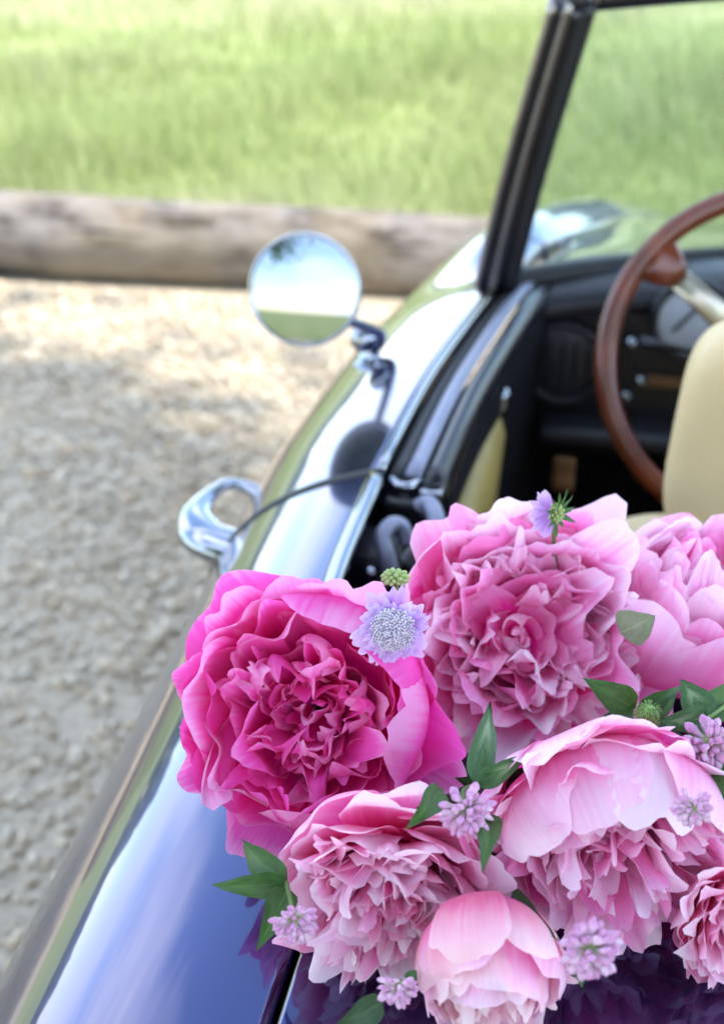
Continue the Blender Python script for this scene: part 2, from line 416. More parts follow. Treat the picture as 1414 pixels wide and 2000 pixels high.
M_satin = plain('satin_metal', (0.33, 0.30, 0.27), 0.32, 1.0, var=0.1)
M_black = plain('black_rubber', (0.012, 0.012, 0.014), 0.55, var=0.3, bump=0.1)
M_gloss = plain('black_gloss', (0.010, 0.009, 0.012), 0.28, var=0.3)
M_vinyl = plain('black_vinyl', (0.016, 0.015, 0.022), 0.42, var=0.25, bump=0.25, bscale=500)
M_carpet = plain('dark_carpet', (0.008, 0.007, 0.010), 0.95, var=0.4, bump=0.5, bscale=900, spec=0.1)
M_cream = plain('cream_leather', (0.66, 0.50, 0.27), 0.45, var=0.06, nscale=9, bump=0.2, bscale=320)
M_ochre = plain('ochre_leather', (0.38, 0.27, 0.075), 0.5, var=0.12, nscale=9, bump=0.2, bscale=320)
M_wood = ramp_mat('varnished_wood', [(0.065, 0.012, 0.005), (0.125, 0.025, 0.010), (0.19, 0.042, 0.015)], (1, 1, 1), 9, 0.28, 0.03, 0.001, dist=2.0)
bw = M_wood.node_tree.nodes['Principled BSDF']; bw.inputs['Coat Weight'].default_value = 0.7; bw.inputs['Coat Roughness'].default_value = 0.1
M_trimwood = ramp_mat('trim_wood', [(0.10, 0.045, 0.018), (0.2, 0.10, 0.045), (0.3, 0.16, 0.08)], (1, 14, 14), 4, 0.4, 0.03, 0.001)
M_spoke = plain('brushed_alloy', (0.50, 0.45, 0.36), 0.34, 1.0, var=0.1, nscale=90)
M_grey = plain('blue_grey_metal', (0.24, 0.25, 0.33), 0.4, 0.25, var=0.1)
M_dial = plain('dial_face_sky_reflection', (0.45, 0.46, 0.50), 0.25, var=0.05)  # light grey dial, sky reflection of the gauge glass put into its colour
M_tyre = plain('tyre_rubber', (0.02, 0.02, 0.02), 0.85, var=0.2, bump=0.3)
def glassmat():
    m, N, L, b = newmat('windscreen_glass'); o = N['Material Output']; N.remove(b)
    tr = N.new('ShaderNodeBsdfTransparent'); tr.inputs['Color'].default_value = (0.90, 0.95, 0.94, 1)
    gl = N.new('ShaderNodeBsdfGlossy'); gl.inputs['Roughness'].default_value = 0.02
    lw = N.new('ShaderNodeLayerWeight'); lw.inputs['Blend'].default_value = 0.5
    fr = N.new('ShaderNodeMapRange'); pw = N.new('ShaderNodeMath'); pw.operation = 'POWER'; pw.inputs[1].default_value = 4.0
    L.new(lw.outputs['Facing'], pw.inputs[0]); L.new(pw.outputs[0], fr.inputs['Value'])
    fr.inputs['To Min'].default_value = 0.03; fr.inputs['To Max'].default_value = 0.7
    t = N.new('ShaderNodeTexCoord'); n = N.new('ShaderNodeTexNoise'); n.inputs['Scale'].default_value = 5
    df = N.new('ShaderNodeBsdfDiffuse'); df.inputs['Color'].default_value = (.8, .8, .8, 1)
    mr = N.new('ShaderNodeMapRange'); mr.inputs['To Min'].default_value = 0.0; mr.inputs['To Max'].default_value = 0.06
    L.new(t.outputs['Object'], n.inputs['Vector']); L.new(n.outputs['Fac'], mr.inputs['Value'])
    m1 = N.new('ShaderNodeMixShader'); m2 = N.new('ShaderNodeMixShader')
    L.new(fr.outputs[0], m1.inputs[0]); L.new(tr.outputs[0], m1.inputs[1]); L.new(gl.outputs[0], m1.inputs[2])
    L.new(mr.outputs[0], m2.inputs[0]); L.new(m1.outputs[0], m2.inputs[1]); L.new(df.outputs[0], m2.inputs[2])
    L.new(m2.outputs[0], o.inputs['Surface']); return m
M_glass = glassmat()

UC, NEX = 0.42, 12.0 / 2        # centre line, superellipse exponent
OC = Vector((UC, 1.0, 0))
CAR = empty('convertible_car', from_car(OC), -YAW)
tag(CAR, 'glossy midnight blue classic open convertible with cream seat and wooden steering wheel', 'car')
def cput(name, V, F, mat, parent=None, smooth=True, uv=None):
    return put(name, [Vector(v) - OC for v in V], F, mat, parent or CAR, smooth, uv)
def mirv(V): return [Vector((2*UC - v[0], v[1], v[2])) for v in map(Vector, V)]
def mirf(F): return [tuple(reversed(f)) for f in F]

def uo(v): return interp(v, [-.9, -.6, -.3, 0, .59, .93, 1.2, 1.4, 1.75, 1.9, 2.3, 2.7, 3.1, 3.35],
                         [.10, -.16, -.30, -.352, -.382, -.398, -.414, -.420, -.404, -.391, -.325, -.24, -.10, .08])
def zc(v): return interp(v, [-.9, -.6, -.3, 0, .5, .9, 1.7, 1.9, 2.1, 2.5, 2.9, 3.2, 3.35], [.52, .70, .82, .875, .905, .912, .905, .880, .842, .77, .68, .57, .50])
def zb(v): return min(.70, zc(v) - .12)
def ridge(u, v):
    s = max(0, min(1, (v-1.80)/.35)); s = s*s*(3-2*s)
    e = max(0, min(1, (3.2-v)/.6))
    uu = min(u, 2*UC-u)
    return .062*s*e*math.exp(-((uu - uo(v) - .13)/.085)**2)
def z_at(u, v):
    uu = min(u, 2*UC-u); x = min(1, (UC-uu)/(UC-uo(v)))
    return zb(v) + (zc(v)-zb(v))*math.sqrt(max(0, 1-x**NEX)) + ridge(u, v)
def arch(v):
    z = .20
    for vw in (.20, 2.62):
        d = abs(v-vw)
        if d < .335: z = max(z, .30 + math.sqrt(.335**2-d*d)*0.98)
    return z
def side_panel(name, v0, v1, ui, nv=40, na=26, nf=14, lip=0.02):
    vs = [v0, v0, v0+.002] + list(np.linspace(v0+.02, v1-.02, nv)) + [v1-.002, v1, v1]
    rows = []
    for r, v in enumerate(vs):
        U = uo(v); xi = (UC-ui(v))/(UC-U); ai = math.asin(min(1, xi**(NEX/2)))
        al = [ai, ai, ai+.012] + list(np.linspace(ai+.04, math.pi/2, na))
        row = []
        for c, a in enumerate(al):
            x = math.sin(a)**(2/NEX); u = UC-(UC-U)*x; z = zb(v)+(zc(v)-zb(v))*math.cos(a)+ridge(u, v)
            nrm = Vector((-math.sin(a), 0, math.cos(a)))
            p = Vector((u, v, z))
            if c == 0: p += Vector((0, 0, -lip))
            row.append((p, nrm))
        zl = arch(v); zt = zb(v)
        for k in range(1, nf+1):
            z = zt + (zl-zt)*k/nf; q = max(0, (.62-z)/.42)
            row.append((Vector((U + .06*q*q, v, z)), Vector((-1, 0, 0))))
        if r == 0 or r == len(vs)-1: row = [(p - n_*lip, n_) for p, n_ in row]
        rows.append([p for p, _ in row])
    nc = len(rows[0])
    return [p for r in rows for p in r], grid_faces(len(rows), nc)
def both(name, vf, mat, lab=None):
    o = cput(name, vf[0], vf[1], mat); p = cput(name, mirv(vf[0]), mirf(vf[1]), mat)
    return o, p
def ui_q(v): return interp(v, [-.85, -.5, 0, .5, .74, .86, .93, 1.165], [.3, .02, -.145, -.156, -.160, -.196, -.229, -.238])
def ui_d(v): return interp(v, [1.17, 1.4, 1.576, 1.75, 2.05], [-.238, -.231, -.217, -.200, -.160])
def ui_f(v): return interp(v, [2.04, 2.3, 2.7, 3.1, 3.35], [-.160, -.10, -.02, .12, .3])
SHUT = 1.168
def gap_lining(v):
    U = uo(v); V = []
    for a in np.linspace(math.asin(((UC+.236)/(UC-U))**(NEX/2)), math.pi/2, 24):
        x = math.sin(a)**(2/NEX); p = Vector((UC-(UC-U)*x, v, zb(v)+(zc(v)-zb(v))*math.cos(a))); n_ = Vector((-math.sin(a), 0, math.cos(a)))
        V.append(p - n_*.006)
    for z in (.6, .5, .4, .3, .22): V.append(Vector((U+.006+.06*max(0, (.62-z)/.42)**2, v, z)))
    return tube_vf(V, 1.0, 6, flat=(.009, .009), up=(0, 1, 0))
both('quarter_panel', side_panel('q', -.85, SHUT-.0035, ui_q, 70), M_paint)
both('front_fender', side_panel('f', 2.045, 3.33, ui_f, 44), M_paint)
both('door_seal', gap_lining(SHUT), M_black)
DOOR, DOOR_R = both('door', side_panel('d', SHUT+.0035, 2.038, ui_d, 40), M_paint)
def top_panel(v0, v1, u0, u1, nv=30, nu=40, lip=.018):
    vs = [v0, v0, v0+.0025] + list(np.linspace(v0+.02, v1-.02, nv)) + [v1-.0025, v1, v1]
    V = []
    for r, v in enumerate(vs):
        a, b = u0(v), u1(v)
        us = [a, a, a+.0025] + list(np.linspace(a+.02, b-.02, nu)) + [b-.0025, b, b]
        for c, u in enumerate(us):
            z = z_at(u, v)
            if c in (0, len(us)-1) or r in (0, len(vs)-1): z -= lip
            V.append((u, v, z))
    return V, [tuple(reversed(f)) for f in grid_faces(len(vs), nu+6)]
g = .0055
v_, f_ = top_panel(-.80, .775, lambda v: ui_q(v)+g, lambda v: 2*UC-ui_q(v)-g, 50, 50)
cput('boot_lid', v_, f_, M_paint)
v_, f_ = top_panel(.782, .875, lambda v: ui_q(v)+g, lambda v: 2*UC-ui_q(v)-g, 6, 40)
cput('tonneau_panel', v_, f_, M_paint)
v_, f_ = top_panel(2.13, 3.25, lambda v: ui_f(v)+g, lambda v: 2*UC-ui_f(v)-g, 40, 40)
cput('bonnet', v_, f_, M_paint)
v_, f_ = top_panel(1.86, 2.124, lambda v: ui_d(v)+.03+.02*(v-1.86), lambda v: 2*UC-ui_d(v)-.03-.02*(v-1.86), 10, 40)
cput('cowl', v_, f_, M_paint)

# belt trims
def along(ufn, v0, v1, n, du=0, dz=0): return [Vector((ufn(v)+du, v, z_at(ufn(v), v)+dz)) for v in np.linspace(v0, v1, n)]
v_, f_ = tube_vf(along(ui_q, .90, 1.163, 24, .004, -.003), 0.0085, 12, flat=(0.8, 1.0), up=(0, 0, 1))
both('belt_trim', (v_, f_), M_chrome)
# dark gap lining under the shut lines, body underside and cabin tub
v_, f_ = box_vf((UC, 1.3, .22), (1.40, 3.2, .06)); cput('floor_pan', v_, f_, M_carpet, smooth=False)
for s in (1, -1):
    V = [(UC-s*(UC+.300), v, z) for v in (-.3, .86, 1.85, 2.05) for z in (.2, .80)]
    cput('inner_sill', V, [(0, 2, 3, 1), (2, 4, 5, 3), (4, 6, 7, 5)], M_carpet, smooth=False)
V = [(UC-.72, .885, .2), (UC+.72, .885, .2), (UC+.63, .885, .86), (UC-.63, .885, .86)]
cput('rear_bulkhead', V, [(0, 1, 2, 3)], M_vinyl, smooth=False)
V = [(UC-.66, 1.9, .2), (UC+.66, 1.9, .2), (UC+.56, 1.9, .87), (UC-.56, 1.9, .87)]
cput('front_bulkhead', V, [(0, 1, 2, 3)], M_carpet, smooth=False)
v_, f_ = box_vf((UC, 1.0, .52), (1.2, .24, .05), .01); cput('rear_shelf', v_, f_, M_vinyl)

# ---- door interior: window slot rails, cap, card
for side in (0, 1):
    D = DOOR_R if side else DOOR
    def dput(name, vf, mat):
        V, F = vf
        if side: V, F = mirv(V), mirf(F)
        return cput(name, V, F, mat, D)
    for o in (): pass
    dput('window_rail', tube_vf(along(ui_d, 1.175, 1.86, 24, .006, -.001), 0.0065, 8, flat=(1, .7), up=(0, 0, 1)), M_chrome)
    dput('window_slot', tube_vf(along(ui_d, 1.18, 1.86, 24, .019, -.014), 0.010, 8, flat=(.9, 1), up=(0, 0, 1)), M_black)
    dput('window_rail', tube_vf(along(ui_d, 1.178, 1.84, 24, .036, -.005), 0.0085, 8, flat=(.6, 1), up=(0, 0, 1)), M_grey)
    dput('door_cap', tube_vf(along(ui_d, 1.175, 1.84, 24, .055, -.022), 0.018, 10, flat=(1.1, .8), up=(0, 0, 1)), M_gloss)
    # dark upper card and the ochre lower card
    V = []; vs = np.linspace(1.175, 1.86, 20)
    for v in vs:
        ub = ui_d(v)+.064
        for k, (du, z) in enumerate([(0, .875), (.004, .84), (0.0, .80), (-.012, .6), (-.02, .3), (-.04, .28)]): V.append((ub+du, v, z))
    dput('door_card', (V, [tuple(reversed(f)) for f in grid_faces(20, 6)]), M_carpet)
    V = []; vs = np.linspace(1.180, 1.545, 16)
    for i, v in enumerate(vs):
        ub = ui_d(1.3)+.066
        for k, (du, z) in enumerate([(-.03, .800), (.0, .806), (.012, .800), (.018, .78), (.012, .70), (.006, .62), (.0, .58), (-.03, .57)]):
            e = -.02 if i in (0, 15) else 0
            V.append((ub+du+e, v, z))
    dput('door_pocket', (V, [tuple(reversed(f)) for f in grid_faces(16, 8)]), M_ochre)
    dput('lock_knob', tube_vf([(-.163, 1.535, .80), (-.163, 1.535, .825), (-.163, 1.536, .832)], [.013, .016, .010], 12), M_chrome)
    # end face of the door with its latch
    V = [(-.236, 1.1735, .875), (-.165, 1.1735, .862), (-.165, 1.1735, .3), (-.38, 1.1735, .3), (-.39, 1.1735, .74), (-.31, 1.1735, .845)]
    dput('door_end', (V, [(0, 1, 2, 3, 4, 5)]), M_vinyl)
    dput('latch', box_vf((-.182, 1.170, .868), (.022, .018, .010), .003), M_chrome)
    # handle: chrome pull loop
    hp = crom([(-.372, 1.288, .785), (-.405, 1.297, .792), (-.424, 1.288, .796), (-.433, 1.255, .796), (-.433, 1.222, .794), (-.422, 1.198, .790), (-.405, 1.182, .786), (-.365, 1.176, .78)], 6)
    rr = [interp(i/(len(hp)-1), [0, .12, .35, .5, .7, .85, 1], [.012, .010, .009, .014, .023, .027, .028]) for i in range(len(hp))]
    hnd = dput('door_handle', tube_vf(hp, rr, 16, flat=(.62, 1), up=(0, 0, 1)), M_chrome)

# ---- round door mirror
MC = to_car(at_t(595, 567, 1.56)); MR = 112/FPX*1.56
camc = to_car(CAMP)
mroot = bpy.data.objects.new('door_mirror', None); COL.objects.link(mroot); mroot.parent = DOOR
# children of the door mirror sit under the car as its own part
mroot.parent = CAR; mroot.location = MC - OC
view = (camc - MC).normalized()
# normal: turned up so that the horizon sits low in the glass
wv = from_car(view)
nel = R_(11.3); naz = math.atan2(wv.x, -wv.y) - R_(10.0)
nw = Vector((math.sin(naz)*math.cos(nel), -math.cos(naz)*math.cos(nel), math.sin(nel)))
nl = to_car(nw).normalized()
ez = nl; ex = Vector((0, 0, 1)).cross(ez).normalized(); ey = ez.cross(ex)
def disc_lathe(prof, seg=56):
    V = []
    for r, h in prof:
        for k in range(seg):
            a = 2*math.pi*k/seg
            V.append(ex*(r*math.cos(a)) + ey*(r*math.sin(a)) + ez*h)
    return V, grid_faces(len(prof), seg, True)
def disc(r, h0, bul, rings=14, seg=56):
    return disc_lathe([(max(1e-4, r*i/rings), h0 + bul*(1-(i/rings)**2)) for i in range(rings+1)], seg)
v_, f_ = disc_lathe([(MR*.93, .002), (MR*.955, .0045), (MR*.985, .003), (MR, -.002), (MR*.99, -.009), (MR*.90, -.018), (MR*.7, -.027), (MR*.4, -.033), (.0005, -.035)])
put('mirror_housing', v_, f_, M_chrome, mroot)
M_mirror = plain('mirror_glass', (0.29, 0.31, 0.345), 0.01, 1.0, var=0.01)
v_, f_ = disc(MR*.945, .0005, .0022); put('mirror_glass', v_, f_, M_mirror, mroot)
base = to_car(at_z(722, 690, .858))
bz = z_at(base.x, base.y)
pts = crom([-nl*.03, Vector((.035, .012, -.030)), Vector((base.x+.012, base.y-.005, bz+.035)) - MC, Vector((base.x, base.y, bz+.012)) - MC, Vector((base.x, base.y, bz-.006)) - MC], 6)
v_, f_ = tube_vf(pts, [interp(i/(len(pts)-1), [0, .4, .7, .85, 1], [.007, .007, .011, .015, .021]) for i in range(len(pts))], 14)
put('mirror_stem', v_, f_, M_chrome, mroot)
bb = Vector((base.x-.004, base.y-.012, bz+.030)) - MC
bm = bmesh.new(); bmesh.ops.create_uvsphere(bm, u_segments=20, v_segments=12, radius=.017)
bm.verts.index_update(); V = [v.co + bb for v in bm.verts]; F = [tuple(v.index for v in f.verts) for f in bm.faces]; bm.free()
put('mirror_joint', V, F, M_chrome, mroot)

# ---- windscreen
WS = bpy.data.objects.new('windscreen', None); COL.objects.link(WS); WS.parent = CAR; WS.location = Vector((UC, 1.8, .89)) - OC
def wput(name, vf, mat, smooth=True):
    o = Vector((UC, 1.8, .89)); return put(name, [Vector(v)-o for v in vf[0]], vf[1], mat, WS, smooth)
PB, PT = Vector((-.212, 1.80, .870)), Vector((-.117, 1.64, 1.250))
# pillar built of a black post and two metal strips
def pil(off, back, wd, dp, mat, name, ext=0.0, k=0):
    A = PB + Vector((off, -back, -.03)); B = PT + Vector((off*.9, -back, ext))
    mid = A.lerp(B, .5) + Vector((-.004, -.006, 0))
    pts = crom([A, mid, B], 10)
    vf = tube_vf(pts, 1.0, 12, flat=(wd, dp), up=(1, .1, 0))
    wput(name, vf, mat); wput(name, (mirv(vf[0]), mirf(vf[1])), mat)
pil(.008, 0, .026, .024, M_gloss, 'pillar')
pil(-.017, .012, .0060, .010, M_satin, 'pillar_strip')
pil(.004, .023, .0052, .005, M_satin, 'pillar_strip')
pil(.026, .014, .009, .012, M_black, 'pillar_seal')
def ws_pt(s, t):
    """s -1..1 across, t 0..1 up"""
    A = PB.lerp(PT, t); half = UC - A.x - .012
    return Vector((UC + s*half, A.y + .20*(1-s*s)*(1-.25*t), A.z + .015*(1-s*s)))
V = [ws_pt(s, t) for t in np.linspace(-.02, 1, 12) for s in np.linspace(-1, 1, 33)]
F = grid_faces(12, 33); n0 = len(V)
V2 = [v + Vector((0, .005, .001)) for v in V]
bnd = [(0*33+j, 0*33+j+1) for j in range(32)]
wput('glass_pane', (V + V2, F + [tuple(reversed([i+n0 for i in f])) for f in F]), M_glass)
hdr = [ws_pt(s, 1.0) + Vector((0, -.004, .003)) for s in np.linspace(-1.02, 1.02, 40)]
wput('header', tube_vf(hdr, 1.0, 12, flat=(.016, .022), up=(0, 0, 1)), M_gloss)
wput('header_bolt', tube_vf([hdr[1]+Vector((0, -.03, .004)), hdr[1]+Vector((0, -.015, .004))], .009, 12), M_chrome)
sill = [ws_pt(s, 0.0) + Vector((0, -.006, .004)) for s in np.linspace(-1, 1, 40)]
wput('lower_seal', tube_vf(sill, 1.0, 10, flat=(.016, .018), up=(0, 0, 1)), M_black)

# ---- dashboard
DB = bpy.data.objects.new('dashboard', None); COL.objects.link(DB); DB.parent = CAR; DO = Vector((UC, 1.78, .8)); DB.location = DO - OC
def bput(name, vf, mat, smooth=True): return put(name, [Vector(v)-DO for v in vf[0]], vf[1], mat, DB, smooth)
V = []; us = np.linspace(-.145, 2*UC+.145, 50)
prof = [(1.995, .868), (1.95, .876), (1.90, .880), (1.85, .880), (1.82, .876), (1.803, .866), (1.797, .853), (1.803, .842), (1.82, .836)]
for u in us:
    e = max(0, (abs(u-UC)-.42)/.145); bump = .018*math.exp(-((u-.145)/.13)**2)
    for v, z in prof: V.append((u, v - .03*e*e, z - .01*e*e + bump*(1 if v < 1.95 else .4)))
bput('dash_pad', (V, [tuple(reversed(f)) for f in grid_faces(50, len(prof))]), M_vinyl)
V = []
for u in us:
    for v, z in [(1.82, .838), (1.815, .80), (1.805, .74), (1.80, .70), (1.80, .64), (1.83, .62)]: V.append((u, v, z))
bput('dash_panel', (V, [tuple(reversed(f)) for f in grid_faces(50, 6)]), M_gloss)
v_, f_ = box_vf((UC, 1.765, .690), (1.10, .085, .026), .012); bput('parcel_shelf', (v_, f_), M_vinyl)
v_, f_ = box_vf((.34, 1.800, .752), (.70, .014, .016), .004); bput('wood_strip', (v_, f_), M_trimwood)
def ring(c, r, rt, seg=36, ax=Vector((0, -1, 0.12))):
    az = ax.normalized(); a1 = Vector((1, 0, 0)); a2 = az.cross(a1)
    V = []
    for i in range(seg):
        an = 2*math.pi*i/seg; d = a1*math.cos(an) + a2*math.sin(an)
        for k in range(10):
            b = 2*math.pi*k/10; V.append(Vector(c) + d*(r + rt*math.cos(b)) + az*(rt*math.sin(b)))
    F = []
    for i in range(seg):
        for k in range(10):
            F.append((i*10+k, i*10+(k+1) % 10, ((i+1) % seg)*10+(k+1) % 10, ((i+1) % seg)*10+k))
    return V, F
def face(c, r, bul=.004, ax=Vector((0, -1, 0.12)), seg=36, rings=6):
    az = ax.normalized(); a1 = Vector((1, 0, 0)); a2 = az.cross(a1); V = []
    for i in range(rings+1):
        q = max(1e-3, i/rings)
        for k in range(seg):
            an = 2*math.pi*k/seg; V.append(Vector(c) + (a1*math.cos(an) + a2*math.sin(an))*(r*q) + az*bul*(1-q*q))
    return V, grid_faces(rings+1, seg, True)
def on_dash(px, py, v):
    d = pix_dir(px, py); dv = d.x*SY + d.y*CY; t = v/dv; return to_car(CAMP + d*t)
sp = on_dash(1100, 710, 1.79)
bput('vent_ring', ring(sp, .052, .006), M_grey if False else M_vinyl)
bput('vent_face', face(sp + Vector((0, .004, 0)), .050, .006), M_vinyl)
for k in range(5):
    bput('vent_slat', box_vf(sp + Vector(((k-2)*.017, -.004, 0)), (.005, .006, .075 - .012*abs(k-2)), .002), M_vinyl)
gg = on_dash(1352, 628, 1.79)
bput('gauge_ring', ring(gg, .050, .006), M_gloss)
bput('gauge_face', face(gg + Vector((0, .002, 0)), .048, .005), M_dial)
bput('gauge_needle', box_vf(gg + Vector((-.008, -.006, .006)), (.004, .002, .05), .0005, Matrix.Rotation(.7, 3, 'Y')), M_black)
bput('gauge_ring', ring(gg + Vector((.13, 0, 0)), .050, .006), M_gloss)
bput('gauge_face', face(gg + Vector((.13, .002, 0)), .048, .005), M_dial)
for (px, py, m_) in [(1222, 772, M_chrome), (1232, 668, M_chrome), (1250, 742, M_chrome)]:
    c = on_dash(px, py, 1.775); bput('switch_knob', tube_vf([c + Vector((0, .03, 0)), c, c + Vector((0, -.012, .001))], [.004, .008, .006], 12), m_)

# ---- steering wheel
SW = bpy.data.objects.new('steering_wheel', None); COL.objects.link(SW); SW.parent = CAR
WC = Vector((.1447, 1.538, .886)); tl = R_(21.7); SW.location = WC - OC
wy = Vector((0, math.sin(tl), math.cos(tl))); wx = Vector((1, 0, 0)); wz = wx.cross(wy)   # wz points to the driver (-v)
def sput(name, vf, mat): return put(name, vf[0], vf[1], mat, SW)
V = []; seg, rs = 96, 14; RW = .187
for i in range(seg):
    a = 2*math.pi*i/seg; d = wx*math.cos(a) + wy*math.sin(a)
    for k in range(rs):
        b = 2*math.pi*k/rs
        # hand grips on the back of the rim
        gr = 0.0125 + .0006*math.cos(24*a)*max(0, -math.sin(b))
        V.append(d*(RW + gr*math.cos(b)*1.02) + wz*(gr*.92*math.sin(b)))
F = [(i*rs+k, ((i+1) % seg)*rs+k, ((i+1) % seg)*rs+(k+1) % rs, i*rs+(k+1) % rs) for i in range(seg) for k in range(rs)]
sput('rim', (V, F), M_wood)
for da in (R_(143), R_(37), R_(270)):
    d = wx*math.cos(da) + wy*math.sin(da); e = wz.cross(d)
    sput('rim_boss', tube_vf([d*(RW+.004), d*(RW-.016), d*(RW-.032), d*(RW-.045)], [.030, .028, .021, .013], 12, flat=(1, .32), up=e), M_wood)
    sput('spoke', tube_vf([d*(RW-.030) - wz*.004, d*.10 - wz*.018, d*.03 - wz*.03], [.013, .014, .018], 12, flat=(1, .22), up=e), M_spoke)
sput('hub', tube_vf([-wz*.05, -wz*.02, -wz*.012, -wz*.008], [.05, .05, .042, .01], 24), M_gloss)
sput('column', tube_vf([-wz*.03, -wz*.30], [.032, .036], 16), M_vinyl)
sput('stalk', tube_vf([-wz*.08, -wz*.08 - wx*.10 + wy*.01, -wz*.075 - wx*.15 + wy*.015], [.004, .004, .008], 8), M_gloss)

# ---- seats
def pillow(c, size, e=.35, n=(28, 20), taper=0.0, lean=0.0, crown=0.0):
    """rounded box by superellipsoid"""
    V = []; nu, nv = n
    def sg(w, p): return math.copysign(abs(w)**p, w)
    for i in range(nv+1):
        ph = -math.pi/2 + math.pi*i/nv
        for j in range(nu):
            th = 2*math.pi*j/nu
            x = sg(math.cos(ph), e)*sg(math.cos(th), e); y = sg(math.cos(ph), e)*sg(math.sin(th), e); z = sg(math.sin(ph), e)
            x *= 1 - taper*(z+1)/2
            V.append(Vector((c[0]+x*size[0]/2, c[1]+y*size[1]/2 + lean*z + crown*x*x, c[2]+z*size[2]/2)))
    return V, grid_faces(nv+1, nu, True)
for su in (.150, 2*UC-.150):
    ST = bpy.data.objects.new('seat', None); COL.objects.link(ST); ST.parent = CAR; so = Vector((su, 1.3, .28)); ST.location = so - OC
    def tput(name, vf, mat): return put(name, [Vector(v)-so for v in vf[0]], vf[1], mat, ST)
    tput('cushion', pillow((su, 1.46, .42), (.46, .48, .18), .4), M_cream)
    tput('backrest', pillow((su, 1.235, .585), (.47, .15, .50), .38, (40, 28), .14, -.03), M_cream)
    hr = tput('headrest', pillow((su+.005, 1.235, .925), (.262, .085, .225), .42, (40, 28), .14, -.008), M_cream)
    seamz = [Vector((su + .005 + .118*math.cos(a)*(1), 1.235 - .034, .925 + .098*math.sin(a))) for a in np.linspace(0, 2*math.pi, 40)]

# ---- hood frame ironwork behind the door
HF = bpy.data.objects.new('hood_frame', None); COL.objects.link(HF); HF.parent = CAR; ho = Vector((-.15, 1.05, .7)); HF.location = ho - OC
def hput(name, vf, mat): return put(name, [Vector(v)-ho for v in vf[0]], vf[1], mat, HF)
def pxz(pts): return [to_car(at_z(x, y, z)) for x, y, z in pts]
hput('hinge_tube', tube_vf(crom(pxz([(728, 1150, .80), (760, 1112, .84), (747, 1052, .862), (764, 1026, .868), (785, 1030, .864), (795, 1062, .85)]), 8), .0078, 12), M_grey)
hput('hinge_tube', tube_vf(crom(pxz([(818, 992, .862), (836, 984, .868), (850, 1008, .866), (858, 1060, .85)]), 8), .0085, 12), M_grey)
hput('fabric_fold', tube_vf(crom(pxz([(800, 1112, .86), (830, 1078, .872), (868, 1052, .876), (905, 1050, .87), (950, 1078, .85)]), 8), .012, 12, flat=(1.3, .8)), M_vinyl)
hput('striker_block', box_vf(to_car(at_z(800, 985, .850)), (.05, .05, .03), .008), M_gloss)
hput('striker', tube_vf(crom(pxz([(764, 938, .874), (776, 948, .874), (800, 950, .874), (818, 938, .874)]), 6), .0048, 10), M_chrome)
hput('striker_block', box_vf(to_car(at_z(735, 1085, .83)), (.05, .07, .03), .010), M_vinyl)
hput('bolt', tube_vf([to_car(at_z(722, 1120, .84)), to_car(at_z(722, 1118, .85))], .005, 10), M_chrome)
hput('bolt', tube_vf([to_car(at_z(862, 955, .862)), to_car(at_z(862, 953, .868))], .005, 10), M_chrome)
# pedal and wiper
v_, f_ = box_vf(to_car(on_dash(1100, 925, 1.7)) if False else on_dash(1100, 925, 1.72), (.03, .012, .05), .005)
cput('pedal', v_, f_, M_trimwood)
# wheels
def lathe_u(prof, c, seg=40):
    V = [(c[0]+x, c[1]+r*math.cos(2*math.pi*k/seg), c[2]+r*math.sin(2*math.pi*k/seg)) for r, x in prof for k in range(seg)]
    return V, grid_faces(len(prof), seg, True)
for vw in (.20, 2.62):
    for s in (1, -1):
        W0 = bpy.data.objects.new('wheel', None); COL.objects.link(W0); W0.parent = CAR
        uw = UC - s*(UC - uo(vw) - .02 - .07); c = Vector((uw, vw, .30)); W0.location = c - OC
        v, f = lathe_u([(.19, -.07), (.24, -.075), (.285, -.07), (.30, -.045), (.302, .045), (.285, .07), (.24, .075), (.19, .07)], (0, 0, 0)); put('tyre', v, f, M_tyre, W0)
        v, f = lathe_u([(.195, -s*.07), (.185, -s*.06), (.16, -s*.05), (.13, -s*.062), (.10, -s*.07), (.05, -s*.078), (.001, -s*.08)], (0, 0, 0)); put('rim', v, f, M_chrome, W0)
